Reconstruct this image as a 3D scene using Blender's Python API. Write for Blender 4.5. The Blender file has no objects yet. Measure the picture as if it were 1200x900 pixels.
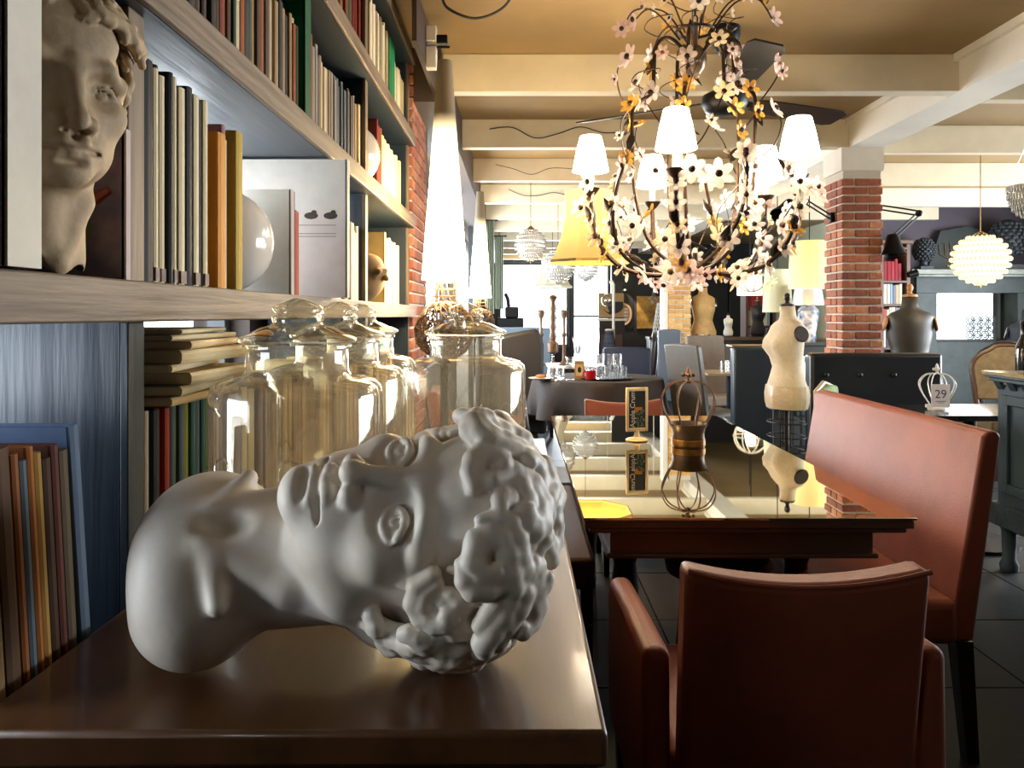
import bpy, bmesh, math, random
import numpy as np
from mathutils import Vector, Matrix, Euler

random.seed(7)
SC = bpy.context.scene
COL = SC.collection
PI = math.pi
R = math.radians

# ------------------------------------------------------------------ camera
CZ, F = 1.31, 900.0          # eye height in metres, focal length in pixels of the 1200x900 frame
cam_data = bpy.data.cameras.new('camera')
cam = bpy.data.objects.new('camera', cam_data)
COL.objects.link(cam)
cam.location = (0, 0, CZ)
cam.rotation_euler = (PI / 2, 0, 0)
cam_data.sensor_width = 36
cam_data.lens = 36 * F / 1200
cam_data.shift_x = -7 / 1200
cam_data.shift_y = -81 / 1200
cam_data.clip_start = 0.02
SC.camera = cam

# ------------------------------------------------------------------ view, world, daylight
SC.view_settings.view_transform = 'Standard'
SC.view_settings.look = 'None'
SC.view_settings.gamma = 1
SC.view_settings.use_curve_mapping = False
SC.view_settings.exposure = 0.55
SC.cycles.max_bounces = 8
SC.cycles.diffuse_bounces = 4
SC.cycles.transparent_max_bounces = 24
SC.cycles.caustics_reflective = False
SC.cycles.caustics_refractive = False
SC.cycles.sample_clamp_indirect = 6

world = bpy.data.worlds.new('overcast_sky')
SC.world = world
world.use_nodes = True
bg = world.node_tree.nodes['Background']
bg.inputs['Color'].default_value = (0.86, 0.93, 1.0, 1)
bg.inputs['Strength'].default_value = 3.2


def daylight(name, loc, rot, sx, sy, power, col=(0.92, 0.94, 1.0)):
    """daylight entering through one of the room's window openings"""
    l = bpy.data.lights.new(name, 'AREA')
    l.shape = 'RECTANGLE'
    l.size, l.size_y, l.energy, l.color = sx, sy, power, col
    o = bpy.data.objects.new(name, l)
    COL.objects.link(o)
    o.location, o.rotation_euler = loc, rot
    return o


# back window (faces the viewer), bookcase window, left windows, right windows, windows behind the viewer
daylight('daylight_back', (0.8, 16.92, 1.5), (-PI / 2, 0, 0), 2.2, 1.7, 600)
daylight('daylight_bookcase', (-1.12, 1.98, 1.45), (0, -PI / 2, 0), 1.1, 1.4, 26)
daylight('daylight_left', (-1.13, 8.6, 1.5), (0, -PI / 2, 0), 1.4, 5.0, 230)
daylight('daylight_right', (6.88, 5.6, 1.5), (0, PI / 2, 0), 1.7, 4.6, 420)
daylight('daylight_low_window', (-1.12, 0.76, 1.12), (0, -PI / 2, 0), 0.5, 0.55, 9)
daylight('daylight_left_near', (-1.13, -0.75, 1.95), (0, -PI / 2, 0), 0.7, 0.8, 7.5)


def warm_lamp(name, loc, power, parent=None, size=0.04, col=(1.0, 0.72, 0.38)):
    l = bpy.data.lights.new(name, 'POINT')
    l.energy, l.color, l.shadow_soft_size = power * 1.35, col, size
    o = bpy.data.objects.new(name, l)
    COL.objects.link(o)
    o.location = loc
    o.parent = parent
    return o


# ------------------------------------------------------------------ small helpers
def at(px, py, d):
    return Vector(((px - 607) * d / F, d, CZ + (369 - py) * d / F))


def lin(h):
    if not isinstance(h, str):
        return tuple(h)[:3]
    h = h.lstrip('#')
    c = [int(h[i:i + 2], 16) / 255 for i in (0, 2, 4)]
    return tuple(x / 12.92 if x <= 0.04045 else ((x + 0.055) / 1.055) ** 2.4 for x in c)


MATS = {}


def mat(name, col='808080', rough=0.6, metal=0.0, var=0.0, vscale=8.0, col2=None, bump=0.0, bscale=40.0,
        stretch=(1, 1, 1), emit=0.0, ecol=None, tint=False, coat=0.0, spec=0.5, detail=4.0, transl=0.0):
    """principled material with noise-driven colour variation and bump"""
    if name in MATS:
        return MATS[name]
    m = bpy.data.materials.new(name)
    m.use_nodes = True
    nt = m.node_tree
    N, L = nt.nodes, nt.links
    b = N['Principled BSDF']
    b.inputs['Roughness'].default_value = rough
    b.inputs['Metallic'].default_value = metal
    b.inputs['Specular IOR Level'].default_value = spec
    b.inputs['Coat Weight'].default_value = coat
    b.inputs['Coat Roughness'].default_value = 0.08
    c = lin(col)
    b.inputs['Base Color'].default_value = (*c, 1)
    src = None
    if tint:
        oi = N.new('ShaderNodeObjectInfo')
        src = oi.outputs['Color']
        L.new(src, b.inputs['Base Color'])
    tc = N.new('ShaderNodeTexCoord')
    mp = N.new('ShaderNodeMapping')
    mp.inputs['Scale'].default_value = stretch
    L.new(tc.outputs['Object'], mp.inputs['Vector'])
    if var > 0 or col2 is not None:
        nz = N.new('ShaderNodeTexNoise')
        nz.inputs['Scale'].default_value = vscale
        nz.inputs['Detail'].default_value = detail
        nz.inputs['Roughness'].default_value = 0.6
        L.new(mp.outputs[0], nz.inputs['Vector'])
        rp = N.new('ShaderNodeValToRGB')
        rp.color_ramp.elements[0].position, rp.color_ramp.elements[1].position = 0.33, 0.67
        if col2 is not None:
            rp.color_ramp.elements[0].color = (*c, 1)
            rp.color_ramp.elements[1].color = (*lin(col2), 1)
            L.new(nz.outputs['Fac'], rp.inputs['Fac'])
            L.new(rp.outputs[0], b.inputs['Base Color'])
        else:
            rp.color_ramp.elements[0].color = (1 - var,) * 3 + (1,)
            rp.color_ramp.elements[1].color = (1 + var,) * 3 + (1,)
            L.new(nz.outputs['Fac'], rp.inputs['Fac'])
            mx = N.new('ShaderNodeMix')
            mx.data_type = 'RGBA'
            mx.blend_type = 'MULTIPLY'
            mx.inputs['Factor'].default_value = 1
            if src is not None:
                L.new(src, mx.inputs['A'])
            else:
                mx.inputs['A'].default_value = (*c, 1)
            L.new(rp.outputs[0], mx.inputs['B'])
            L.new(mx.outputs['Result'], b.inputs['Base Color'])
    if bump > 0:
        n2 = N.new('ShaderNodeTexNoise')
        n2.inputs['Scale'].default_value = bscale
        n2.inputs['Detail'].default_value = 5
        L.new(mp.outputs[0], n2.inputs['Vector'])
        bp = N.new('ShaderNodeBump')
        bp.inputs['Strength'].default_value = bump
        bp.inputs['Distance'].default_value = 0.01
        L.new(n2.outputs['Fac'], bp.inputs['Height'])
        L.new(bp.outputs[0], b.inputs['Normal'])
    if emit > 0:
        b.inputs['Emission Color'].default_value = (*lin(ecol or col), 1)
        b.inputs['Emission Strength'].default_value = emit
    if transl > 0:
        out = N['Material Output']
        tr = N.new('ShaderNodeBsdfTranslucent')
        tr.inputs['Color'].default_value = (*c, 1)
        if src is not None:
            L.new(src, tr.inputs['Color'])
        ms = N.new('ShaderNodeMixShader')
        ms.inputs[0].default_value = transl
        L.new(b.outputs[0], ms.inputs[1])
        L.new(tr.outputs[0], ms.inputs[2])
        L.new(ms.outputs[0], out.inputs['Surface'])
    MATS[name] = m
    return m


def thin_glass(name, tintc=(1, 1, 1), refl=0.04, edge=0.75, rough=0.02, milky=0.0, tint=False):
    """thin-walled glass: clear straight through, reflecting more towards its rims"""
    if name in MATS:
        return MATS[name]
    m = bpy.data.materials.new(name)
    m.use_nodes = True
    N, L = m.node_tree.nodes, m.node_tree.links
    N.remove(N['Principled BSDF'])
    out = N['Material Output']
    t = N.new('ShaderNodeBsdfTransparent')
    t.inputs['Color'].default_value = (*tintc, 1)
    g = N.new('ShaderNodeBsdfGlossy')
    g.inputs['Roughness'].default_value = rough
    g.inputs['Color'].default_value = (0.95, 0.94, 0.9, 1)
    lw = N.new('ShaderNodeLayerWeight')
    lw.inputs['Blend'].default_value = 0.5
    mr = N.new('ShaderNodeMath')
    mr.operation = 'POWER'
    mr.inputs[1].default_value = 3.2
    L.new(lw.outputs['Facing'], mr.inputs[0])
    ma = N.new('ShaderNodeMath')
    ma.operation = 'MULTIPLY_ADD'
    ma.inputs[1].default_value = edge
    ma.inputs[2].default_value = refl
    L.new(mr.outputs[0], ma.inputs[0])
    ms = N.new('ShaderNodeMixShader')
    L.new(ma.outputs[0], ms.inputs[0])
    L.new(t.outputs[0], ms.inputs[1])
    L.new(g.outputs[0], ms.inputs[2])
    last = ms.outputs[0]
    if milky > 0:
        df = N.new('ShaderNodeBsdfDiffuse')
        df.inputs['Color'].default_value = (0.9, 0.88, 0.84, 1)
        tl = N.new('ShaderNodeBsdfTranslucent')
        tl.inputs['Color'].default_value = (0.9, 0.88, 0.84, 1)
        if tint:
            oi = N.new('ShaderNodeObjectInfo')
            L.new(oi.outputs['Color'], df.inputs['Color'])
            L.new(oi.outputs['Color'], tl.inputs['Color'])
        m2 = N.new('ShaderNodeMixShader')
        m2.inputs[0].default_value = 0.5
        L.new(df.outputs[0], m2.inputs[1])
        L.new(tl.outputs[0], m2.inputs[2])
        m3 = N.new('ShaderNodeMixShader')
        m3.inputs[0].default_value = milky
        L.new(last, m3.inputs[1])
        L.new(m2.outputs[0], m3.inputs[2])
        last = m3.outputs[0]
    L.new(last, out.inputs['Surface'])
    MATS[name] = m
    return m


class MB:
    """collects shapes into one mesh"""

    def __init__(s):
        s.v, s.f = [], []

    def add(s, vs, fs, M=None):
        b = len(s.v)
        if M is not None:
            vs = [M @ Vector(v) for v in vs]
        s.v += [tuple(v) for v in vs]
        s.f += [tuple(b + i for i in f) for f in fs]
        return s

    def span(s, a, b, M=None):
        (x0, y0, z0), (x1, y1, z1) = a, b
        return s.add([(x0, y0, z0), (x1, y0, z0), (x1, y1, z0), (x0, y1, z0),
                      (x0, y0, z1), (x1, y0, z1), (x1, y1, z1), (x0, y1, z1)],
                     [(0, 3, 2, 1), (4, 5, 6, 7), (0, 1, 5, 4), (1, 2, 6, 5), (2, 3, 7, 6), (3, 0, 4, 7)], M)

    def box(s, c, d, M=None):
        return s.span([c[i] - d[i] / 2 for i in range(3)], [c[i] + d[i] / 2 for i in range(3)], M)

    def loft(s, rings, caps=True, closed=False, M=None):
        n = len(rings[0])
        vs = [p for r in rings for p in r]
        fs = []
        m = len(rings)
        for i in range(m if closed else m - 1):
            for j in range(n):
                a, b = i * n + j, i * n + (j + 1) % n
                c, d = ((i + 1) % m) * n + (j + 1) % n, ((i + 1) % m) * n + j
                fs.append((a, b, c, d))
        if caps and not closed:
            fs.append(tuple(reversed(range(n))))
            fs.append(tuple((m - 1) * n + j for j in range(n)))
        return s.add(vs, fs, M)

    def lathe(s, prof, n=16, c=(0, 0, 0), sx=1, sy=1, caps=True, M=None):
        rings = [[(c[0] + r * sx * math.cos(2 * PI * j / n), c[1] + r * sy * math.sin(2 * PI * j / n), c[2] + z)
                  for j in range(n)] for r, z in prof]
        return s.loft(rings, caps, M=M)

    def tube(s, pts, r, n=6, caps=True, closed=False, M=None):
        pts = [Vector(p) for p in pts]
        m = len(pts)
        rs = r if isinstance(r, (list, tuple)) else [r] * m
        rings = []
        ref = None
        for i, p in enumerate(pts):
            if closed:
                t = pts[(i + 1) % m] - pts[i - 1]
            else:
                t = pts[min(i + 1, m - 1)] - pts[max(i - 1, 0)]
            t = t.normalized() if t.length > 1e-9 else Vector((0, 0, 1))
            if ref is None:
                ref = t.orthogonal().normalized()
            u = ref - t * ref.dot(t)
            u = u.normalized() if u.length > 1e-6 else t.orthogonal().normalized()
            ref = u
            w = t.cross(u)
            rings.append([tuple(p + (u * math.cos(2 * PI * j / n) + w * math.sin(2 * PI * j / n)) * rs[i]) for j in range(n)])
        return s.loft(rings, caps, closed, M=M)

    def ball(s, c, r, n=12, m=8, M=None):
        if not isinstance(r, (list, tuple)):
            r = (r, r, r)
        rings = []
        for i in range(m + 1):
            t = PI * (0.02 + 0.96 * i / m)
            rings.append([(c[0] + r[0] * math.sin(t) * math.cos(2 * PI * j / n), c[1] + r[1] * math.sin(t) * math.sin(2 * PI * j / n),
                           c[2] - r[2] * math.cos(t)) for j in range(n)])
        return s.loft(rings, True, M=M)

    def prism(s, poly, a, b, axis='y', M=None):
        def P(u, w, t):
            return {'y': (u, t, w), 'x': (t, u, w), 'z': (u, w, t)}[axis]
        return s.loft([[P(u, w, a) for u, w in poly], [P(u, w, b) for u, w in poly]], True, M=M)


def spline(pts, n=6):
    """Catmull-Rom through pts"""
    P = [Vector(p) for p in pts]
    out = []
    for i in range(len(P) - 1):
        p0, p1, p2, p3 = P[max(i - 1, 0)], P[i], P[i + 1], P[min(i + 2, len(P) - 1)]
        for k in range(n):
            t = k / n
            out.append(0.5 * (2 * p1 + (p2 - p0) * t + (2 * p0 - 5 * p1 + 4 * p2 - p3) * t * t + (3 * p1 - p0 - 3 * p2 + p3) * t ** 3))
    out.append(P[-1])
    return out


def tag(o, label=None, cat=None, group=None, kind=None):
    if label: o['label'] = label
    if cat: o['category'] = cat
    if group: o['group'] = group
    if kind: o['kind'] = kind
    return o


def obj(name, mb, m, parent=None, loc=None, rot=None, smooth=40, bevel=0, seg=2, sub=0, color=None,
        label=None, cat=None, group=None, kind=None, fix=True):
    me = bpy.data.meshes.new(name)
    me.from_pydata(mb.v, [], mb.f)
    if fix:
        bm = bmesh.new()
        bm.from_mesh(me)
        bmesh.ops.recalc_face_normals(bm, faces=bm.faces)
        bm.to_mesh(me)
        bm.free()
    me.materials.append(m)
    if smooth:
        me.shade_smooth()
        me.set_sharp_from_angle(angle=R(smooth))
    o = bpy.data.objects.new(name, me)
    COL.objects.link(o)
    o.parent = parent
    if loc is not None: o.location = loc
    if rot is not None: o.rotation_euler = rot
    if bevel:
        b = o.modifiers.new('bevel', 'BEVEL')
        b.width, b.segments, b.limit_method, b.angle_limit = bevel, seg, 'ANGLE', R(35)
    if sub:
        b = o.modifiers.new('subsurf', 'SUBSURF')
        b.levels = b.render_levels = sub
    if color is not None:
        o.color = (*lin(color), 1)
    return tag(o, label, cat, group, kind)


def thing(name, label, cat, loc=(0, 0, 0), rz=0.0, group=None, rot=None):
    o = bpy.data.objects.new(name, None)
    o.empty_display_size = 0.05
    COL.objects.link(o)
    o.location = loc
    o.rotation_euler = rot if rot is not None else (0, 0, rz)
    return tag(o, label, cat, group)


def dup(root, loc=None, rz=None, label=None, group=None, rot=None, scale=None):
    kids = {}
    for o in bpy.data.objects:
        if o.parent is not None:
            kids.setdefault(o.parent.name, []).append(o)

    def rec(o, par):
        c = o.copy()
        COL.objects.link(c)
        c.parent = par
        for ch in kids.get(o.name, []):
            rec(ch, c)
        return c
    r = rec(root, None)
    if loc is not None: r.location = loc
    if rz is not None: r.rotation_euler = (0, 0, rz)
    if rot is not None: r.rotation_euler = rot
    if scale is not None: r.scale = scale
    if label: r['label'] = label
    if group: r['group'] = group
    return r


def struct(name, mb, m, **k):
    return obj(name, mb, m, kind='structure', **k)


ORD = ['zeroth', 'first', 'second', 'third', 'fourth', 'fifth', 'sixth', 'seventh', 'eighth', 'ninth', 'tenth', 'eleventh',
       'twelfth', 'thirteenth', 'fourteenth', 'fifteenth', 'sixteenth', 'seventeenth', 'eighteenth', 'nineteenth', 'twentieth']
ORD += ['twenty-' + x for x in ORD[1:10]] + ['thirtieth'] + ['thirty-' + x for x in ORD[1:10]] + ['fortieth']
# ------------------------------------------------------------------ materials shared by several things
WHITE_BEAM = mat('cream_beam_paint', 'd9cdb2', 0.55, var=0.05, vscale=5)
CEIL = mat('tan_ceiling_paint', '967d55', 0.7, var=0.08, vscale=2.5)
NAVY = mat('navy_painted_wood', '1f2d3c', 0.42, var=0.3, vscale=7, stretch=(1, 1, 0.06), bump=0.25, bscale=30)
NAVY_H = mat('navy_painted_board', '23303d', 0.4, var=0.3, vscale=7, stretch=(1, 0.08, 1), bump=0.2, bscale=30)
OLDWOOD = mat('weathered_plank', '5c4b39', 0.6, col2='84705a', vscale=16, stretch=(1.5, 0.12, 2.2), bump=0.35, bscale=26, detail=8)
OLDWOOD_V = mat('weathered_post', '574736', 0.6, col2='7d6a55', vscale=16, stretch=(2, 2, 0.12), bump=0.3, bscale=26, detail=8)
DARKWALL = mat('charcoal_wall_paint', '24252a', 0.7, var=0.1, vscale=3)
PURPLEWALL = mat('dusky_mauve_wall', '4d4650', 0.8, var=0.12, vscale=2.5)
BROWNWALL = mat('dark_brown_boarding', '3a2c24', 0.6, var=0.25, vscale=6, stretch=(1, .2, 1))
OFFWHITE = mat('off_white_paint', 'd8d2c6', 0.6, var=0.04)
FLOORM = mat('grout', '0c1012', 0.9)
TILE = mat('slate_floor_tile', '12181b', 0.55, spec=0.35, var=0.25, vscale=3, bump=0.1, bscale=18, detail=8)
BRICK = mat('brick', 'ffffff', 0.8, tint=True, var=0.22, vscale=22, bump=0.5, bscale=60)
MORTAR = mat('mortar', 'c9c0b2', 0.95, bump=0.5, bscale=80)
BLACKMETAL = mat('black_metal', '101113', 0.45, metal=0.6)
DARKWOOD = mat('dark_stained_wood', '21150f', 0.35, var=0.3, vscale=10, stretch=(1, 1, .2))
WOODBROWN = mat('brown_varnished_wood', '412916', 0.30, col2='5c3b22', vscale=9, stretch=(1.6, 0.16, 1), bump=0.05, bscale=30, detail=8, coat=0.3)
TABLEWOOD = mat('table_frame_wood', '553d29', 0.35, col2='6b4e35', vscale=12, stretch=(.2, 1, 1), coat=0.2)
REDL = mat('terracotta_leather', '814330', 0.48, spec=0.3, var=0.12, vscale=5, bump=0.12, bscale=160)
BROWNL = mat('brown_leather', '40281d', 0.5, var=0.15, bump=0.12, bscale=140)
NAVYL = mat('slate_blue_leather', '2c3a47', 0.38, var=0.1, bump=0.1, bscale=140)
BLACKL = mat('black_leather', '14161a', 0.36, var=0.1, bump=0.1, bscale=140)
GREYL = mat('grey_leather', '53514d', 0.42, var=0.1, bump=0.1, bscale=140)
TAUPE = mat('taupe_upholstery', '7b7064', 0.7, var=0.1, bump=0.2, bscale=200)
GLASS = thin_glass('clear_glass', (0.98, 0.98, 0.97), 0.06, 0.7)
JARGLASS = thin_glass('jar_glass', (0.97, 0.95, 0.89), 0.05, 0.8, 0.03, milky=0.06)
WINGLASS = thin_glass('window_glass', (0.96, 0.98, 0.98), 0.02, 0.3)
BRASS = mat('aged_brass', '8a6a38', 0.35, metal=0.9, var=0.2, vscale=20)
BRONZE = mat('dark_bronze', '3a2a1c', 0.42, metal=0.75, var=0.3, vscale=30)
SHADE_LIT = mat('lit_white_shade', 'fff3dc', 0.8, emit=7.0, ecol='fff0d8')
TALLSHADE = None
LINEN = mat('linen', 'd6c9b0', 0.9, var=0.06, vscale=60, bump=0.2, bscale=300)
SILVER = mat('silvered_metal', 'b9b6b0', 0.28, metal=0.9)
WHITEP = mat('white_porcelain', 'e6e1d6', 0.25)
TINT = mat('coloured_board', 'ffffff', 0.6, tint=True, var=0.06, vscale=14, spec=0.2)
PAPER = mat('paper_edges', 'd9c9a4', 0.85, var=0.1, vscale=60, stretch=(1, 12, .3))
TINTMAT = mat('coloured_matte', 'ffffff', 0.75, tint=True)

# ------------------------------------------------------------------ floor, ceiling, beams
floor = struct('floor', MB().span((-1.2, -3, -0.12), (6.9, 17, -0.006)), FLOORM)
tile0 = None
for i in range(8):
    for j in range(11):
        x, y = 0.0 + i * 0.6, 0.9 + j * 0.6
        if tile0 is None:
            tile0 = obj('floor_tile', MB().span((0.004, 0.004, -0.01), (0.596, 0.596, 0.0)), TILE, floor, (x, y, 0))
        else:
            t = tile0.copy(); COL.objects.link(t); t.location = (x, y, random.uniform(-0.0008, 0.0008))
far = MB().span((-1.2, 7.5, -0.011), (6.9, 17, -0.001))
far.span((4.8, 0.9, -0.011), (6.9, 7.5, -0.001)).span((-1.2, -3, -0.011), (6.9, 0.9, -0.001)).span((-1.2, 0.9, -0.011), (0, 7.5, -0.001))
obj('floor_slab', far, TILE, floor)

ceiling = struct('ceiling', MB().span((-1.2, -3, 2.70), (6.9, 17, 2.8)), CEIL)
for k in range(-3, 10):
    y = 4.09 + 1.365 * k
    obj('ceiling_beam', MB().span((-0.4, y, 2.50), (2.35, y + 0.09, 2.70)), WHITE_BEAM, ceiling, bevel=0.004)
for k in range(-3, 5):
    y = 4.24 + 1.39 * k
    x1 = 5.25 if k == 4 else 6.7
    if k == 4: y = 9.58
    obj('ceiling_beam', MB().span((2.60, y, 2.50), (x1, y + 0.09, 2.70)), WHITE_BEAM, ceiling, bevel=0.004)
mb = MB().span((2.35, -3, 2.50), (2.60, 16.6, 2.66)).span((2.32, -3, 2.66), (2.63, 16.6, 2.70))
obj('main_beam', mb, mat('white_beam_paint', 'e2ddd0', 0.5, var=0.04, vscale=4), ceiling)

# ------------------------------------------------------------------ walls and windows
w = MB()
w.span((-1.15, -3, 0), (-0.95, -1.2, 2.7)).span((-1.15, -1.2, 0), (-0.95, -0.35, 1.55)).span((-1.15, -1.2, 2.35), (-0.95, -0.35, 2.7)).span((-1.15, -0.35, 0), (-0.95, 0.0, 2.7))
w.span((-1.15, 0.0, 0), (-0.95, 0.45, 2.7)).span((-1.15, 0.45, 0), (-0.95, 1.08, 0.85)).span((-1.15, 0.45, 1.36), (-0.95, 1.08, 2.7)).span((-1.15, 1.08, 0), (-0.95, 1.25, 2.7)).span((-1.15, 1.25, 0), (-0.95, 2.72, 0.85)).span((-1.15, 1.25, 2.1), (-0.95, 2.72, 2.7))
w.span((-1.15, 2.72, 0), (-0.95, 6.0, 2.7)).span((-1.15, 6.0, 0), (-0.95, 11.2, 0.75)).span((-1.15, 6.0, 2.28), (-0.95, 11.2, 2.7))
w.span((-1.15, 11.2, 0), (-0.95, 17, 2.7))
struct('wall_left', w, BROWNWALL)


def window(name, axis, p, a0, a1, z0, z1, nv, nh, m, t=0.05):
    """frame, glazing bars and pane in an opening of a wall across y (axis 'y') or x"""
    def S(mb, u0, u1, w0, w1, q0, q1):
        return mb.span((u0, q0, w0), (u1, q1, w1)) if axis == 'y' else mb.span((q0, u0, w0), (q1, u1, w1))
    mb = MB()
    S(mb, a0, a0 + t, z0, z1, p - .03, p + .03); S(mb, a1 - t, a1, z0, z1, p - .03, p + .03)
    S(mb, a0 + t, a1 - t, z0, z0 + t, p - .03, p + .03); S(mb, a0 + t, a1 - t, z1 - t, z1, p - .03, p + .03)
    r = struct(name, mb, m)
    for i in range(1, nv):
        u = a0 + (a1 - a0) * i / nv
        obj('glazing_bar', S(MB(), u - .018, u + .018, z0 + t, z1 - t, p - .02, p + .02), m, r)
    for i in range(1, nh):
        u = z0 + (z1 - z0) * i / nh
        obj('glazing_bar', S(MB(), a0 + t, a1 - t, u - .018, u + .018, p - .015, p + .015), m, r)
    obj('pane', S(MB(), a0 + t, a1 - t, z0 + t, z1 - t, p - .003, p + .003), WINGLASS, r)
    return r


FRAMEM = mat('dark_window_frame', '2c3136', 0.5)
window('window_1', 'x', -1.05, 1.25, 2.72, 0.85, 2.1, 2, 2, FRAMEM)
window('window_8', 'x', -1.05, 0.45, 1.08, 0.85, 1.36, 1, 1, FRAMEM, 0.03)
window('window_2', 'x', -1.05, 6.0, 11.2, 0.75, 2.28, 4, 1, FRAMEM)
window('window_3', 'x', -1.05, -1.2, -0.35, 1.55, 2.35, 2, 1, FRAMEM)
w = MB()
w.span((-1.15, 16.6, 0), (-0.42, 16.8, 2.7)).span((-0.42, 16.6, 0), (1.10, 16.8, 0.62)).span((-0.42, 16.6, 2.44), (2.03, 16.8, 2.7))
w.span((1.10, 16.6, 0), (1.14, 16.8, 2.44)).span((1.14, 16.6, 0), (2.03, 16.8, 0.12)).span((2.03, 16.6, 0), (2.3, 16.8, 2.7))
struct('wall_back', w, DARKWALL)
window('window_4', 'y', 16.68, -0.42, 1.10, 0.62, 2.44, 1, 1, FRAMEM)
window('door_1', 'y', 16.68, 1.14, 2.03, 0.12, 2.44, 1, 2, FRAMEM, 0.08)
struct('wall_back_display', MB().span((1.83, 15.0, 0), (4.8, 15.15, 2.7)).span((2.05, 15.15, 0), (2.2, 16.6, 2.7)), DARKWALL)
w = MB().span((4.6, 9.7, 0), (5.24, 9.9, 2.7)).span((5.24, 9.7, 0), (6.12, 9.9, 0.98)).span((5.24, 9.7, 1.66), (6.12, 9.9, 2.7))
w.span((6.12, 9.7, 0), (6.9, 9.9, 2.7))
struct('wall_back_right', w, PURPLEWALL)
struct('wall_inner_right', MB().span((4.6, 9.9, 0), (4.75, 15.0, 2.7)), mat('window_light_wall_tint', 'a9ad94', .7, var=.06, vscale=3))  # pale green stands in for window light, put into the wall colour
window('window_5', 'y', 9.74, 5.24, 6.12, 0.98, 1.66, 1, 1, FRAMEM, 0.02)
lace = MB()
for i in range(4):
    for k in range(3):
        for r_ in (0.052, 0.028):
            lace.tube([(5.72 + i * .095 + r_ * math.cos(t), 9.72, 1.05 + k * .095 + r_ * math.sin(t)) for t in [q * 2 * PI / 12 for q in range(12)]], 0.009, 4, closed=True)
obj('lace_panel', lace, mat('grey_lace', '6d757a', .8), bpy.data.objects['window_5'], kind='stuff')
w = MB().span((6.7, -3, 0), (6.9, 3.2, 2.7)).span((6.7, 3.2, 0), (6.9, 8.0, 0.6)).span((6.7, 3.2, 2.4), (6.9, 8.0, 2.7)).span((6.7, 8.0, 0), (6.9, 9.9, 2.7))
struct('wall_right', w, OFFWHITE)
window('window_6', 'x', 6.8, 3.2, 8.0, 0.6, 2.4, 4, 1, FRAMEM)
struct('wall_front', MB().span((-1.15, -3, 0), (6.9, -2.8, 2.7)), BROWNWALL)
# dark fascia that carries the beam ends along the window side
struct('trim_1', MB().span((-0.62, 4.0, 2.42), (-0.40, 16.6, 2.70)), BROWNWALL)
struct('trim_2', MB().span((-0.62, 4.62, 0), (-0.56, 4.74, 2.42)).span((-0.62, 6.9, 0), (-0.56, 7.0, 2.42)).span((-0.62, 9.6, 0), (-0.56, 9.7, 2.42)), FRAMEM)


# ------------------------------------------------------------------ brickwork
def brick_pier(name, x0, x1, y0, y1, z0, z1, pitch, full, faces, cols, m=BRICK):
    core = struct(name, MB().span((x0 + .012, y0 + .012, 0), (x1 - .012, y1 - .012, z1)), MORTAR)
    j = 0.012
    rows = int((z1 - z0) / pitch)
    protos = {}

    def lay(a, b):
        s = tuple(round(b[i] - a[i], 3) for i in range(3))
        c = [(a[i] + b[i]) / 2 for i in range(3)]
        if s not in protos:
            o = obj('brick', MB().box((0, 0, 0), s), m, core, c, bevel=0.004, seg=1)
            protos[s] = o
        else:
            o = protos[s].copy(); COL.objects.link(o); o.location = c
        o.rotation_euler = (random.uniform(-.008, .008), random.uniform(-.006, .006), random.uniform(-.008, .008))
        h = random.choice(cols)
        f = random.uniform(0.8, 1.15)
        o.color = (*[min(1, v * f) for v in lin(h)], 1)
    for r in range(rows):
        a, b = z0 + r * pitch, z0 + (r + 1) * pitch - j
        odd = r % 2
        dp = 0.09
        if 'front' in faces:
            u = x0 + (0 if odd else -(full / 2))
            while u < x1 - 0.02:
                p, q = max(u, x0), min(u + full - j, x1)
                if q - p > 0.03: lay((p, y0, a), (q, y0 + dp, b))
                u += full
        for side in ('left', 'right'):
            if side not in faces: continue
            xs = (x0, x0 + dp) if side == 'left' else (x1 - dp, x1)
            u = y0 + dp + j if 'front' in faces else y0
            u -= 0 if odd else full / 2
            st = y0 + dp + j if 'front' in faces else y0
            while u < y1 - 0.02:
                p, q = max(u, st), min(u + full - j, y1)
                if q - p > 0.025: lay((xs[0], p, a), (xs[1], q, b))
                u += full
    return core


REDS = ['a05c3c', '935034', 'ab6946', '9a573a', '8c4a33', 'b3744f']
col1 = brick_pier('brick_column', 2.30, 2.59, 5.45, 5.77, 0.05, 2.335, 0.0605, 0.195, ('front', 'left', 'right'), REDS)
obj('plaster_cap', MB().span((2.295, 5.445, 2.335), (2.595, 5.775, 2.50)), OFFWHITE, col1)
brick_pier('brick_pier', -0.95, -0.545, 3.99, 4.56, 0.05, 2.68, 0.060, 0.20, ('right',), ['9a5b3f', '8b4c36', 'a56a4a'])
brick_pier('far_brick_column', 2.06, 2.37, 10.5, 10.8, 0.05, 2.47, 0.064, 0.21, ('front', 'left'), ['cf9c55', 'c08a48', 'd8aa66', 'c7944f'])  # warm orange light on this column is put into the brick colours
struct('trim_3', MB().span((1.99, 10.52, 0), (2.055, 10.75, 2.5)), OFFWHITE)
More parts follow.
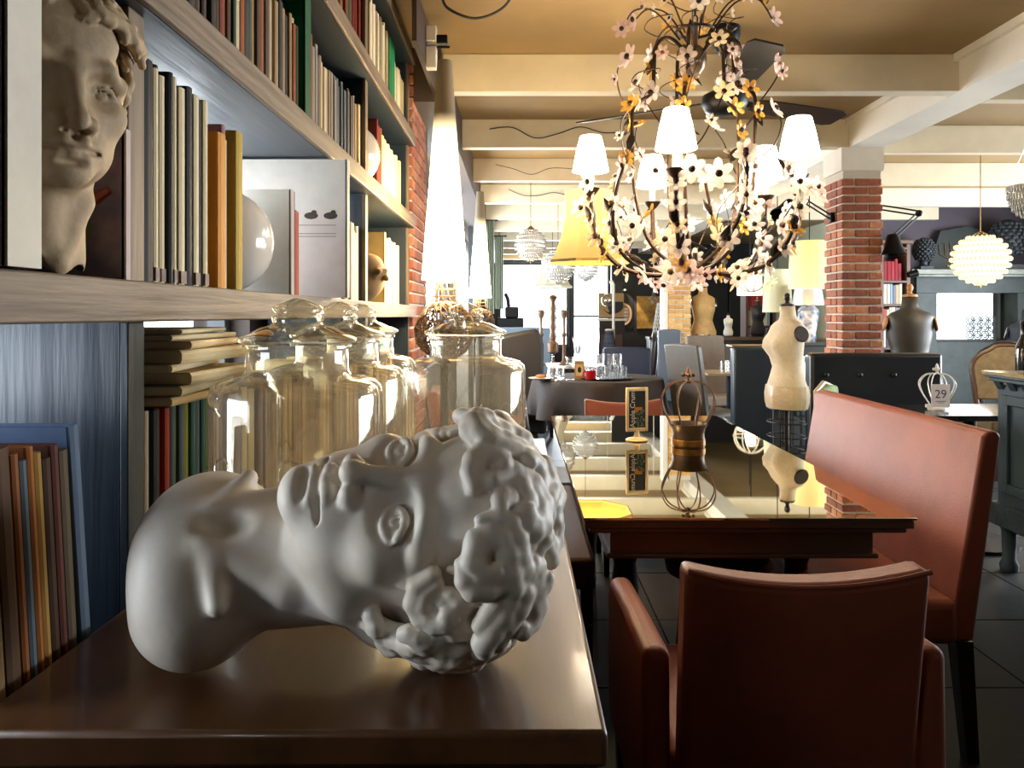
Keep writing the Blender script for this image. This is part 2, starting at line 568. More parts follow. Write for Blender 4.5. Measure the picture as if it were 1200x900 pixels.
# ------------------------------------------------------------------ sculpted plaster heads: one smooth closed surface each
class Sculpt:
    """smoothly blended round forms evaluated on points (numpy), turned into a mesh by surface nets. Units: centimetres, life size."""

    def __init__(s):
        s.ops = []
        s.dz = 0.0

    def _pt(s, kind, pts, rad, k, sub, sym):
        for sg in ((1, -1) if sym else (1,)):
            s.ops.append((kind, [(p[0] * sg, p[1], p[2] + s.dz) for p in pts], rad, k, sub))

    def ell(s, c, r, k=0.5, sub=False, sym=False):
        s._pt('e', [c], r, k, sub, sym)

    def cap(s, pts, rad, k=0.4, sub=False, sym=False):
        if not isinstance(rad, (list, tuple)):
            rad = [rad] * len(pts)
        for i in range(len(pts) - 1):
            s._pt('c', [pts[i], pts[i + 1]], (rad[i], rad[i + 1]), k, sub, sym)

    def eval(s, P, ctr=None, br=0.0):
        """P: points (blocks, n, 3); ctr: block centres, br: block radius"""
        D = np.full(P.shape[:2], 50.0, np.float32)
        if ctr is None:
            ctr = P.mean(1)
        for kind, pts, rad, k, sub in s.ops:
            A = np.array(pts, np.float32)
            c = A.mean(0)
            ext = max(rad) + (np.linalg.norm(A[0] - A[-1]) / 2 if len(A) > 1 else 0) + k + 1.0 + br
            q = ctr - c
            idx = np.nonzero((q * q).sum(1) < ext * ext)[0]
            if not len(idx):
                continue
            p = P[idx]
            if kind == 'e':
                rr = np.array(rad, np.float32)
                u = (p - A[0]) / rr
                k0 = np.sqrt((u * u).sum(2)) + 1e-6
                u2 = u / rr
                k1 = np.sqrt((u2 * u2).sum(2)) + 1e-6
                d = k0 * (k0 - 1) / k1
            else:
                ba = A[1] - A[0]
                h = np.clip(((p - A[0]) @ ba) / max(float(ba @ ba), 1e-6), 0, 1)
                e = p - A[0] - h[..., None] * ba
                d = np.sqrt((e * e).sum(2)) - (rad[0] + (rad[1] - rad[0]) * h)
            o = D[idx]
            if sub:
                h = np.clip(0.5 - 0.5 * (d + o) / k, 0, 1)
                D[idx] = o * (1 - h) - d * h + k * h * (1 - h)
            else:
                h = np.clip(0.5 + 0.5 * (o - d) / k, 0, 1)
                D[idx] = o * (1 - h) + d * h - k * h * (1 - h)
        return D

    def mesh(s, lo, hi, h, cut=None):
        lo = np.array(lo, np.float32)
        B = 8
        nb = np.ceil((np.array(hi) - lo) / (h * B)).astype(int)
        G = np.full(nb * B, 9.0, np.float32)
        bi = np.stack(np.meshgrid(*[np.arange(n) for n in nb], indexing='ij'), -1).reshape(-1, 3)
        br = B * h * 0.87
        f = (lambda P: s.eval(P, None, br)) if cut is None else (lambda P: np.maximum(s.eval(P, None, br), cut(P)))
        dc = f((lo + (bi + 0.5) * B * h).astype(np.float32)[:, None, :])[:, 0]
        off = np.stack(np.meshgrid(*[np.arange(B)] * 3, indexing='ij'), -1).reshape(-1, 3)
        near = np.abs(dc) < h * B * 1.35
        for b, d in zip(bi[~near], dc[~near]):
            if d < 0:
                G[b[0] * B:b[0] * B + B, b[1] * B:b[1] * B + B, b[2] * B:b[2] * B + B] = -9
        bn = bi[near]
        idx = bn[:, None, :] * B + off[None]
        val = f((lo + idx * h).astype(np.float32)).reshape(-1)
        idx = idx.reshape(-1, 3)
        G[idx[:, 0], idx[:, 1], idx[:, 2]] = val
        S = G < 0
        n0, n1, n2 = G.shape
        cnt = np.zeros((n0 - 1, n1 - 1, n2 - 1), np.int8)
        corners = [(i, j, k) for i in (0, 1) for j in (0, 1) for k in (0, 1)]
        for i, j, k in corners:
            cnt += S[i:n0 - 1 + i, j:n1 - 1 + j, k:n2 - 1 + k]
        C = np.argwhere((cnt > 0) & (cnt < 8))
        vid = np.full(cnt.shape, -1, np.int32)
        vid[C[:, 0], C[:, 1], C[:, 2]] = np.arange(len(C))
        acc = np.zeros((len(C), 3)); w = np.zeros(len(C))
        for a in corners:
            for ax in range(3):
                if a[ax]: continue
                b = list(a); b[ax] = 1
                ga = G[C[:, 0] + a[0], C[:, 1] + a[1], C[:, 2] + a[2]]
                gb = G[C[:, 0] + b[0], C[:, 1] + b[1], C[:, 2] + b[2]]
                m = (ga < 0) != (gb < 0)
                t = ga[m] / (ga[m] - gb[m])
                pos = np.tile(np.array(a, float), (m.sum(), 1)); pos[:, ax] = t
                acc[m] += pos; w[m] += 1
        V = lo + (C + acc / w[:, None]) * h
        Fs = []
        for ax in range(3):
            u, v = [(1, 2), (2, 0), (0, 1)][ax]
            sl0 = [slice(1, n - 1) for n in G.shape]; sl1 = list(sl0)
            sl0[ax] = slice(0, G.shape[ax] - 1); sl1[ax] = slice(1, G.shape[ax])
            s0, s1 = S[tuple(sl0)], S[tuple(sl1)]
            E = np.argwhere(s0 != s1)
            fl = s0[E[:, 0], E[:, 1], E[:, 2]]
            base = E.copy()
            for x in range(3):
                if x != ax: base[:, x] += 1
            q = []
            for du, dv in ((-1, -1), (0, -1), (0, 0), (-1, 0)):
                c = base.copy(); c[:, u] += du; c[:, v] += dv
                q.append(vid[c[:, 0], c[:, 1], c[:, 2]])
            q = np.stack(q, 1)
            q[~fl] = q[~fl][:, ::-1]
            Fs.append(q)
        return V, np.concatenate(Fs)


def head_form(seed=3, curl=1.0, ncurl=170, hair_k=0.2, eye_in=0.0, hl=0.0):
    """classical male head; x lateral, y towards the face, z towards the crown; eye level z = 0"""
    s = Sculpt()
    rnd = random.Random(seed)
    s.ell((0, -1.2, 2.4), (7.5, 9.3, 6.6), 0.5)
    s.ell((0, 2.6, -2.0), (6.2, 6.7, 8.2), 2.2)
    s.ell((0, 3.0, -6.4), (5.9, 5.6, 4.0), 2.0)
    s.ell((0, 7.8, -9.0), (2.3, 1.9, 1.6), 1.3)
    s.ell((5.0, 0.6, -6.0), (2.0, 2.5, 2.1), 2.0, sym=True)
    s.ell((4.3, 5.7, -2.7), (2.2, 1.9, 1.8), 1.8, sym=True)
    s.ell((0, 7.6, 4.2), (4.6, 1.9, 2.6), 2.0)
    s.dz = -0.9
    s.cap([(0.9, 8.75, 1.7), (3.2, 8.5, 1.95), (5.3, 6.5, 1.5), (6.4, 4.4, 0.3)], [0.85, 0.85, 0.7, 0.35], 0.9, sym=True)
    s.ell((0, 6.9, -6.1), (3.1, 2.0, 2.5), 1.6)
    s.ell((3.2, 9.6, -0.2), (2.3, 2.1, 1.75), 1.0, sub=True, sym=True)
    E = np.array((3.2, 6.75 - eye_in, -0.2)); er = 1.62
    s.ell(tuple(E), (er,) * 3, 0.1, sym=True)

    def on_eye(az, el, r):
        az, el = R(az), R(el)
        return tuple(E + r * np.array((math.sin(az) * math.cos(el), math.cos(az) * math.cos(el), math.sin(el))))
    T = [i / 8 for i in range(9)]
    s.cap([on_eye(-62 + 130 * t, 34 * math.sin(PI * t) - 5, er + 0.05) for t in T], [0.2] + [0.4] * 7 + [0.28], 0.1, sym=True)
    s.cap([on_eye(-62 + 130 * t, -30 * math.sin(PI * t) - 5, er) for t in T], [0.2] + [0.29] * 7 + [0.2], 0.2, sym=True)
    s.cap([on_eye(-66 + 138 * t, 52 * math.sin(PI * t) - 2, er + 0.25) for t in T], 0.14, 0.22, sub=True, sym=True)
    s.cap([on_eye(2 + 23 * math.cos(2 * PI * t), 3 + 23 * math.sin(2 * PI * t), er + 0.06) for t in T], 0.13, 0.1, sub=True, sym=True)
    s.ell(on_eye(2, 8, er + 0.1), (0.26, 0.26, 0.26), 0.15, sub=True, sym=True)
    s.cap([(0, 8.8, 2.2), (0, 9.5, -0.6), (0, 10.3, -2.9)], [0.9, 0.62, 0.8], 0.8)
    s.ell((0, 10.35, -3.5), (0.95, 1.0, 0.9), 0.6)
    s.ell((1.4, 9.1, -3.65), (0.95, 1.25, 0.9), 0.45, sym=True)
    s.ell((0.8, 9.5, -4.5), (0.36, 0.55, 0.4), 0.2, sub=True, sym=True)
    s.cap([(0, 9.2, -5.6), (0.9, 9.25, -5.4), (2.6, 7.9, -5.95)], [0.62, 0.66, 0.3], 0.28, sym=True)
    s.cap([(0, 9.0, -6.95), (1.2, 8.8, -6.9), (2.5, 7.9, -6.15)], [0.72, 0.66, 0.28], 0.28, sym=True)
    s.cap([(0, 9.95, -6.25), (1.2, 9.6, -6.15), (2.9, 8.1, -6.05)], [0.3, 0.27, 0.2], 0.16, sub=True, sym=True)
    s.cap([(0, 9.35, -4.6), (0, 9.6, -5.1)], 0.26, 0.3, sub=True)
    s.ell((0, 9.7, -7.4), (1.8, 0.8, 0.4), 0.5, sub=True)
    s.dz = 0.0
    # neck and its two long muscles
    s.cap([(0, -2.4, -5.5), (0, -2.2, -17)], [5.6, 6.0], 1.8)
    s.cap([(5.6, -2.4, -5.0), (4.4, 0.6, -11), (1.4, 3.4, -17.5)], [1.0, 1.25, 1.0], 1.1, sym=True)
    s.cap([(0, 2.4, -12.5), (0, 3.2, -15.0)], [1.5, 1.2], 1.6)
    # hair: a cap of short rolled locks
    C = np.array((0, -1.4, 2.4)); rad = np.array((8.5, 9.7, 7.0))
    s.ell((0, -2.3, 2.6), (8.4, 9.4, 6.8), 0.6)
    s.ell((0, 5.6, 6.6), (4.6, 3.0, 2.6), 1.2)
    s.ell((0, -5.6, -3.5), (7.0, 5.0, 5.2), 1.5)
    ys = [-20, -3.2, -1.4, 0.8, 2.4, 4.2, 6.4, 8.0, 12]; zs = [-9.0, -8.6, -6.5, -1.8, 0.2, 2.4, 4.1, 4.6, 4.8]
    ga = PI * (3 - math.sqrt(5))
    for i in range(ncurl):
        zz = 1 - 2 * (i + 0.5) / ncurl
        r = math.sqrt(1 - zz * zz)
        d = np.array((r * math.cos(ga * i), r * math.sin(ga * i), zz)) + np.array([rnd.gauss(0, 0.05) for _ in range(3)])
        d /= np.linalg.norm(d)
        if zz < -0.3: d[2] *= 1.25
        p = C + d * rad
        if p[2] < np.interp(p[1], ys, zs) + 0.6 + (hl if p[1] > 1 else 0): continue
        n = d / rad; n /= np.linalg.norm(n)
        t = np.cross(n, (0.3, 0.2, 1)); t /= np.linalg.norm(t)
        b = np.cross(n, t)
        front = p[2] > 4.5 and p[1] > 1
        sc = curl * rnd.uniform(0.85, 1.2) * (1.2 if front else 1.0)
        a0 = rnd.uniform(0, 2 * PI); sg = rnd.choice((1, -1)); turn = rnd.uniform(3.4, 5.4)
        lift = 1.7 if front else 0.2
        pts, rr = [], []
        m = 8
        if rnd.random() < 0.62:      # a rolled curl of two strands
            for st in (-0.36, 0.36):
                pts, rr = [], []
                for j in range(m):
                    u = j / (m - 1)
                    ra = (1.95 - 1.45 * u + st * (1 - 0.6 * u)) * sc
                    a = a0 + sg * turn * u
                    q = p + (t * math.cos(a) + b * math.sin(a)) * ra + n * ((0.1 + 0.95 * u) * sc + lift - 0.12 * (st > 0))
                    pts.append(tuple(q)); rr.append((0.46 + 0.22 * math.sin(PI * min(1, 0.15 + u * 0.85))) * sc)
                s.cap(pts, rr, hair_k)
        else:                        # a wavy lock of two strands
            dr = t * math.cos(a0) + b * math.sin(a0); sd = np.cross(n, dr)
            for st in (-0.42, 0.42):
                pts, rr = [], []
                for j in range(m):
                    u = j / (m - 1) - 0.5
                    q = p + dr * u * 4.6 * sc + sd * (sg * 0.85 * math.sin(6.0 * u) + st) * sc + n * (lift + sc * (0.55 - 2.2 * u * u))
                    pts.append(tuple(q)); rr.append((0.72 - 1.5 * u * u) * sc)
                s.cap(pts, rr, hair_k)
    # ears among the locks
    for sg in (1, -1):
        pts = [(7.3 * sg, -0.6, -3.2), (7.75 * sg, -0.9, -1.6), (8.0 * sg, -1.4, 0.4), (7.9 * sg, -0.9, 1.6), (7.4 * sg, 0.0, 1.4)]
        s.cap(pts, [0.65, 0.45, 0.45, 0.45, 0.35], 0.3)
    return s


def sculpt_obj(name, V, Fq, m, label, cat, M, group=None):
    me = bpy.data.meshes.new(name)
    Vh = np.c_[V, np.ones(len(V))] @ np.array(M).T
    me.from_pydata(Vh[:, :3].tolist(), [], Fq.tolist())
    me.materials.append(m)
    me.shade_smooth()
    o = bpy.data.objects.new(name, me)
    COL.objects.link(o)
    sm = o.modifiers.new('soften', 'SMOOTH')
    sm.factor, sm.iterations = 0.5, 1
    return tag(o, label, cat, group)


def frame_matrix(face, crown, origin, scale):
    f = Vector(face).normalized()
    u = Vector(crown); u = (u - f * u.dot(f)).normalized()
    x = f.cross(u)
    return Matrix(((x[0] * scale, f[0] * scale, u[0] * scale, origin[0]), (x[1] * scale, f[1] * scale, u[1] * scale, origin[1]),
                   (x[2] * scale, f[2] * scale, u[2] * scale, origin[2]), (0, 0, 0, 1)))


PLASTER = mat('plaster', 'cfc1ad', 0.5, col2='e8e1d7', vscale=7, bump=0.08, bscale=60, detail=9)
hf = head_form(seed=3, curl=1.05, ncurl=210)
# chest stump of the lying bust, with the hollow between the collar bones
hf.ell((0, -3.0, -20.0), (8.2, 5.8, 5.4), 2.0)
hf.ell((4.4, -2.8, -19.8), (4.2, 5.0, 4.8), 1.8, sym=True)
hf.ell((0, 0.4, -20.6), (6.0, 4.2, 4.2), 1.8)
hf.cap([(1.5, 3.2, -17.0), (6.0, 1.6, -16.0)], [1.0, 0.8], 0.9, sym=True)
hf.ell((0, 4.6, -15.9), (1.0, 1.8, 1.9), 1.4, sub=True)
V, Q = hf.mesh((-13, -16, -27), (13, 14, 17), 0.16)
BUST_M = frame_matrix((-0.04, -0.70, 0.70), (0.98, -0.08, 0.14), (-0.108, 0.885, 1.055), 0.0133)
low = float((np.c_[V, np.ones(len(V))] @ np.array(BUST_M).T)[:, 2].min())
BUST_M[2][3] += 0.9 - low - 0.001
bust = sculpt_obj('plaster_bust', V, Q, PLASTER, 'white plaster bust of a curly haired man lying on its back on the sideboard', 'bust', BUST_M)
# ------------------------------------------------------------------ bookcase along the left
BX = -0.53                                   # front of the shelf planks
case = thing('bookcase', 'tall navy bookcase with weathered plank shelf edges along the window wall', 'bookcase', (0, 0, 0))
for z0, z1, xf in ((1.300, 1.358, BX), (1.757, 1.815, BX), (2.180, 2.236, BX), (2.60, 2.64, BX), (0.80, 0.84, -0.575), (0.38, 0.42, -0.575), (0.02, 0.08, -0.575)):
    b = obj('shelf_board', MB().span((-0.92, 0.30, z0), (xf - 0.012, 3.97, z1)), NAVY_H, case)
    obj('front_edge', MB().span((xf - 0.012, 0.30, z0), (xf, 3.97, z1)), OLDWOOD if z0 > 1 else NAVY, b, bevel=0.003)
for y0, y1 in ((0.30, 0.345), (1.108, 1.156), (2.83, 2.875), (3.93, 3.97)):
    for z0, z1 in ((0.42, 0.80), (0.84, 1.300), (1.358, 1.757), (1.815, 2.180), (2.236, 2.60)):
        d = obj('divider', MB().span((-0.92, y0, z0), (-0.575, y1, z1)), NAVY, case)
        obj('front_edge', MB().span((-0.575, y0, z0), (-0.562, y1, z1)), OLDWOOD_V if z0 > 1.2 else NAVY, d, bevel=0.002)
for y0, y1, z0, z1 in ((0.345, 1.108, 0.08, 0.80), (0.345, 1.108, 1.36, 2.60), (1.156, 2.83, 0.08, 0.80), (1.156, 2.83, 1.83, 2.60), (2.875, 3.93, 0.08, 2.60)):
    obj('back_panel', MB().span((-0.94, y0, z0), (-0.921, y1, z1)), NAVY, case)

# one book: two boards (own mesh) with spine and pages as parts; unit sized, scaled per book. spine faces the room (+x)
_bm = MB().span((-1, 0, 0), (0, 0.09, 1)).span((-1, 0.91, 0), (0, 1, 1))
book_me = obj('book', _bm, TINT, smooth=0).data
COL.objects.unlink(bpy.data.objects['book']); bpy.data.objects.remove(bpy.data.objects['book'])
_sp = MB().loft([[(x, y, z) for x, y in ((-0.01, 0), (0.012, 0.05), (0.022, 0.3), (0.022, 0.7), (0.012, 0.95), (-0.01, 1))] for z in (0, 1)])
spine_me = obj('spine', _sp, TINT, smooth=0).data
bpy.data.objects.remove(bpy.data.objects['spine'])
page_me = obj('page_block', MB().span((-0.975, 0.09, 0.012), (-0.012, 0.91, 0.985)), PAPER, smooth=0).data
bpy.data.objects.remove(bpy.data.objects['page_block'])


def book(x, y, z, t, h, dep, cover, spine, label, group, lean=0.0, out=False, rot=None, name='book', yaw=0.0):
    """spine at x, near side at y; out=True turns the page edges to the room"""
    z += 0.0015
    o = bpy.data.objects.new(name, book_me); COL.objects.link(o)
    s = bpy.data.objects.new('spine', spine_me); COL.objects.link(s); s.parent = o
    p = bpy.data.objects.new('page_block', page_me); COL.objects.link(p); p.parent = o
    o.color = (*lin(cover), 1); s.color = (*lin(spine), 1)
    o.scale = (dep, t, h)
    if out:
        o.location = (x - dep, y + t, z); o.rotation_euler = (0, 0, PI + yaw)
    else:
        o.location = (x, y, z); o.rotation_euler = (0, 0, yaw)
    if lean:
        o.rotation_euler = (-lean, 0, o.rotation_euler[2])
    if rot is not None: o.rotation_euler = rot
    return tag(o, label, 'book', group)


def row(y, y_end, z, pal, n, hr, dr, where, group, noun, x=-0.575, out=0.0, lean=0.0, seed=1, start=1, tjit=0.35, band=False):
    rd = random.Random(seed)
    ts = [1 + rd.uniform(-tjit, tjit) for _ in range(n)]
    sc = (y_end - y) / sum(ts)
    for i in range(n):
        t = ts[i] * sc
        nm, cv, sp = pal[rd.randrange(len(pal))] if not isinstance(pal[0], list) else pal[0][i % len(pal[0])]
        h = rd.uniform(*hr)
        o = rd.random() < out
        lab = '%s %s, %s from %s' % (nm, noun + (' turned pages out' if o else ''), ORD[i + start], where)
        last_book = book(x - rd.uniform(0, 0.012), y, z, t * 0.93, h, rd.uniform(*dr), cv, sp, lab, group, lean, o)
        if band and nm != 'black':
            b = obj('shelf_label', MB().span((0.0, 0.08, 0.012), (0.026, 0.92, 0.075)), TINT, COL.objects[-1] if False else last_book, smooth=0, color='83706c')
        y += t


# middle shelf, first bay: cream and dark spines, then orange, brown, mauve and ochre
CR = [('cream spined black', '14161b', 'cdbd97'), ('pale cream', 'c9b892', 'd6c7a2'), ('black', '15161a', '1b1c20'), ('cream spined navy', '1d2430', 'd2c39d')]
MS = 'books on the middle shelf'
book(-0.575, 1.172, 1.358, 0.032, 0.345, 0.27, '14171d', '101216', 'thick black book against the near post on the middle shelf', MS)
row(1.207, 1.425, 1.358, [[CR[1], CR[2], CR[1], CR[2], CR[0], CR[2], CR[3], CR[2], CR[1], CR[2], CR[1]]], 11, (0.335, 0.352), (0.25, 0.28), 'the thick black book on the middle shelf', MS, 'book', seed=4, band=True)
book(-0.60, 1.430, 1.358, 0.03, 0.318, 0.24, '6d5a45', '76614a', 'tall dull brown book behind the orange one on the middle shelf', MS)
book(-0.575, 1.462, 1.358, 0.042, 0.300, 0.25, 'bf7a22', 'c9862c', 'thick orange book on the middle shelf', MS)
book(-0.585, 1.507, 1.358, 0.020, 0.325, 0.24, '8a5a5c', '9a6a6a', 'mauve book beside the orange book on the middle shelf', MS)
book(-0.59, 1.530, 1.358, 0.016, 0.30, 0.24, 'c8b79c', 'cdbb9e', 'thin beige book between mauve and ochre books on the middle shelf', MS)
book(-0.575, 1.556, 1.358, 0.040, 0.325, 0.25, '9c7f2c', 'b0932f', 'ochre yellow book before the white globe on the middle shelf', MS)

GLOBE = mat('opal_glass', 'e9e2d6', 0.12, coat=0.6)
g = thing('globe_lamp_shade', 'white opal glass globe lying on the middle shelf before white books', 'lamp shade', (-0.685, 1.765, 1.358))
obj('globe', MB().ball((0, 0, 0.121), 0.121, 28, 18), GLOBE, g)
obj('collar', MB().lathe([(0.045, 0), (0.05, 0.004), (0.05, 0.02), (0.045, 0.024)], 20, (-0.02, 0.0, 0.228)), SILVER, g)


def face_book(x0, x1, y, z, h, t, cover, label, spine=None, yaw=0.0, name='book', group=None):
    """a book standing with its front cover towards the viewer; spine at its room side"""
    o = obj(name, MB().span((x0 - x1, 0, 0), (0, 0.004, h)).span((x0 - x1, t - 0.004, 0), (0, t, h)), TINT, None, (x1, y, z + 0.0015), (0, 0, yaw), color=cover, smooth=0,
            label=label, cat='book', group=group)
    obj('spine', MB().span((-0.003, 0.0, 0), (0.003, t, h)), TINT, o, color=spine or cover, smooth=0)
    obj('page_block', MB().span((x0 - x1 + 0.004, 0.004, 0.003), (-0.004, t - 0.004, h - 0.003)), PAPER, o, smooth=0)
    return o


face_book(-0.80, -0.565, 1.905, 1.358, 0.262, 0.022, 'cfcac0', 'white book facing out behind the white globe', 'c8b8b0')
book(-0.57, 1.932, 1.358, 0.022, 0.262, 0.2, '9c948c', '8a6a68', 'grey book with dusty pink spine after the small white book', MS)
book(-0.57, 1.957, 1.358, 0.034, 0.215, 0.2, 'a5472f', 'b8573a', 'short brick red book beside the big white book', MS)
bb = face_book(-0.84, -0.487, 2.18, 1.358, 0.392, 0.028, 'd3cfc6', 'large white book facing out with a row of three small pictures', 'c9c2b4')
INK = mat('printed_ink', '3b352c', 0.7, var=0.3, vscale=90)
for k, xx in enumerate((-0.155, -0.10, -0.045)):
    obj('printed_picture', MB().ball((xx, -0.0004, 0.232), (0.020, 0.0006, 0.010), 12, 6).ball((xx + 0.008, -0.0004, 0.242), (0.008, 0.0006, 0.006), 8, 5), INK, bb)
for zz, x0 in ((0.204, -0.19), (0.180, -0.16), (0.172, -0.16)):
    obj('printed_line', MB().span((x0, -0.0006, zz), (-0.03, 0.0002, zz + 0.0022)), mat('grey_ink', '8e897f', 0.8), bb)
row(2.50, 2.81, 1.358, [('cream', 'cbbb95', 'd0c3a4'), ('dark brown', '4b382b', '5d4737'), ('grey', '86807a', '918b83'), ('tan', '9a7b55', 'a88a62')], 9, (0.24, 0.275), (0.2, 0.24),
    'the large white book towards the far post', MS, 'thin book', seed=9)
bd = thing('beaded_candle', 'small stack of white beads standing beside the large white book', 'ornament', (-0.575, 2.36, 1.359))
obj('stem', MB().lathe([(0.03, 0), (0.03, 0.012), (0.008, 0.02), (0.008, 0.25)], 12), WHITEP, bd)
for k in range(4):
    obj('bead', MB().ball((0, 0, 0.25 + 0.036 * k), 0.021, 12, 8), WHITEP, bd)

# upper shelf
US = 'books on the upper shelf'
MG = [('dark red', '5e2a22', '7a352a'), ('brown', '4d3a2c', '5e4836'), ('charcoal', '2c2b2b', '3a3733'), ('rust', '7d4429', '96532f'), ('tan', '957a58', 'a58a66'), ('dark green', '2e3a2e', '41513c'), ('cream', 'b8a785', 'c8b995')]
row(1.175, 2.015, 1.815, MG, 38, (0.235, 0.262), (0.19, 0.22), 'the near post on the upper shelf', US, 'thin magazine', seed=21)
GREEN = mat('green_board', '1f6b45', 0.5, var=0.08)
gb = face_book(-0.82, -0.565, 2.03, 1.815, 0.345, 0.055, '1c6b42', 'big green binder standing on the upper shelf', '17553a')
book(-0.575, 2.092, 1.815, 0.022, 0.30, 0.22, '2c5a3c', '2f6a48', 'dark green book against the green binder on the upper shelf', US)
book(-0.575, 2.118, 1.815, 0.02, 0.27, 0.2, '7a4630', '8e5436', 'rust brown book two along from the green binder', US)
CG = [('cream', 'c6b68f', 'd0c19c'), ('buff', 'b5a07a', 'bfab86'), ('grey', '8b857b', '979085'), ('slate blue', '47525c', '59656f'), ('tan', '93785a', 'a3896a'), ('dark grey', '4d4a46', '5a5752')]
row(2.145, 2.80, 1.815, CG, 24, (0.225, 0.262), (0.19, 0.22), 'the rust brown book on the upper shelf', US, 'thin magazine', seed=33)
# upper shelf, far bay: white bowl, dark books, cream books
dup(g, (-0.66, 3.00, 1.8155), 0.7, 'second white opal glass globe lying on the upper shelf past the far post')
FB = [('dark red', '5c251f', '7a2f26'), ('brown', '5b4632', '6d563d')]
row(3.135, 3.235, 1.815, FB, 4, (0.27, 0.30), (0.2, 0.22), 'the white globe, upper shelf', US, 'book', seed=5)
row(3.24, 3.78, 1.815, [('cream', 'd6c69a', 'dccfa8'), ('pale yellow', 'd8c890', 'dfd09c')], 12, (0.235, 0.255), (0.2, 0.22), 'the dark far bay books, upper shelf', US, 'booklet', seed=6)

# top shelf
TS = 'books on the top shelf'
row(2.45, 2.80, 2.236, [('red', '8c2f25', 'a03a2c'), ('dark red', '5f221d', '74281f'), ('rust', '8d4c2e', 'a05a36'), ('green', '2e4a34', '3b5a40')], 14, (0.24, 0.27), (0.2, 0.22), 'the near end of the red row on the top shelf', TS, 'magazine', seed=12)
row(2.89, 3.28, 2.236, [('cream', 'cdbf9b', 'd6c9a6'), ('white', 'd3cab4', 'dcd4bf')], 18, (0.25, 0.275), (0.2, 0.22), 'the far bay post, top shelf', TS, 'journal', out=0.6, seed=13, x=-0.55)
for k in range(3):
    book(-0.555, 3.30 + 0.05 * k, 2.236, 0.046, 0.27, 0.22, '1f7040', '258049', '%s green binder on the top shelf beyond the journals' % ('first', 'middle', 'last')[k], TS)
row(3.47, 3.90, 2.236, [('cream', 'd2c49c', 'dacda9')], 9, (0.25, 0.27), (0.2, 0.22), 'the green binders on the top shelf', TS, 'booklet', seed=14, out=0.5)

# middle shelf, far bay: yellow books and a carved ornament
yb = face_book(-0.76, -0.565, 3.24, 1.358, 0.30, 0.03, 'd9c98d', 'pale yellow book facing out behind the carved stone ornament', 'cdbb7c')
row(3.30, 3.75, 1.358, [('pale yellow', 'd8c78c', 'e0d09a'), ('cream', 'd5c69c', 'ddcfa9')], 9, (0.27, 0.30), (0.2, 0.22), 'the yellow book in the far bay of the middle shelf', MS, 'booklet', seed=15)
sm = Sculpt()
rs = random.Random(8)
sm.ell((0, 0, 9), (9, 7.5, 8.5), 1.5)
sm.ell((3, -3, 14), (6, 5.5, 5), 2)
for k in range(26):
    a, e = rs.uniform(0, 2 * PI), rs.uniform(0.1, 1.4)
    c = (8.5 * math.cos(a) * math.cos(e), 7.2 * math.sin(a) * math.cos(e), 9 + 9 * math.sin(e))
    sm.cap([c, (c[0] + rs.uniform(-4, 4), c[1] + rs.uniform(-3, 3), c[2] + rs.uniform(-3, 2))], [1.6, 1.1], 0.5)
V2, Q2 = sm.mesh((-14, -13, -1), (14, 13, 24), 0.5, cut=lambda P: 0.4 - P[..., 2])
sculpt_obj('carved_ornament', V2, Q2, mat('buff_stone', 'a98a62', 0.8, var=0.15, vscale=20), 'buff carved stone ornament before yellow books on the middle shelf', 'ornament',
           Matrix(((0.0112, 0, 0, -0.635), (0, 0.0095, 0, 3.08), (0, 0, 0.0105, 1.3565), (0, 0, 0, 1))))

# first bay beside the viewer: tall white book, stone head, picture book
wb = face_book(-0.78, -0.516, 0.772, 1.358, 0.392, 0.055, 'b9bab8', 'tall pale grey book standing before the stone head', 'd6cfc0')
hf2 = head_form(seed=11, curl=0.66, ncurl=420, hair_k=0.12, eye_in=0.6, hl=0.5)
V2, Q2 = hf2.mesh((-12, -14, -21), (12, 14, 14), 0.2, cut=lambda P: (-16.6 + 0.35 * P[..., 0] - 0.25 * P[..., 1] + 0.9 * np.sin(P[..., 0] * 1.1) - P[..., 2]))
STONE = mat('ivory_stone', '9a8466', 0.7, col2='b59d7c', vscale=14, bump=0.15, bscale=70, detail=8)
HM = frame_matrix((0.80, -0.60, -0.03), (0.03, 0.0, 1), (-0.602, 0.955, 1.60), 0.0122)
lo2 = float((np.c_[V2, np.ones(len(V2))] @ np.array(HM).T)[:, 2].min())
HM[2][3] += 1.3592 - lo2
sculpt_obj('stone_head', V2, Q2, STONE, 'ivory stone head of a man with a broken neck on the shelf', 'statue', HM)
pb = face_book(-0.80, -0.560, 1.092, 1.358, 0.215, 0.012, '5b5568', 'picture book with a painted cover leaning behind the stone head', 'b9a9a9')
obj('cover_picture', MB().span((-0.236, -0.0012, 0.004), (-0.003, 0.0, 0.211)), mat('painted_cover', '4c4a62', 0.35, col2='8b7274', vscale=14, detail=3), pb)
obj('painted_fruit', MB().ball((-0.10, -0.0014, 0.075), (0.055, 0.0008, 0.042), 16, 8), mat('olive_paint', '55603c', 0.4, var=.3, vscale=30), pb)
obj('painted_sash', MB().tube([(-0.075, -0.0016, 0.118), (-0.05, -0.0016, 0.108), (-0.02, -0.0016, 0.128)], [0.008, 0.011, 0.006], 6), mat('red_paint', '8f3a26', 0.4), pb)

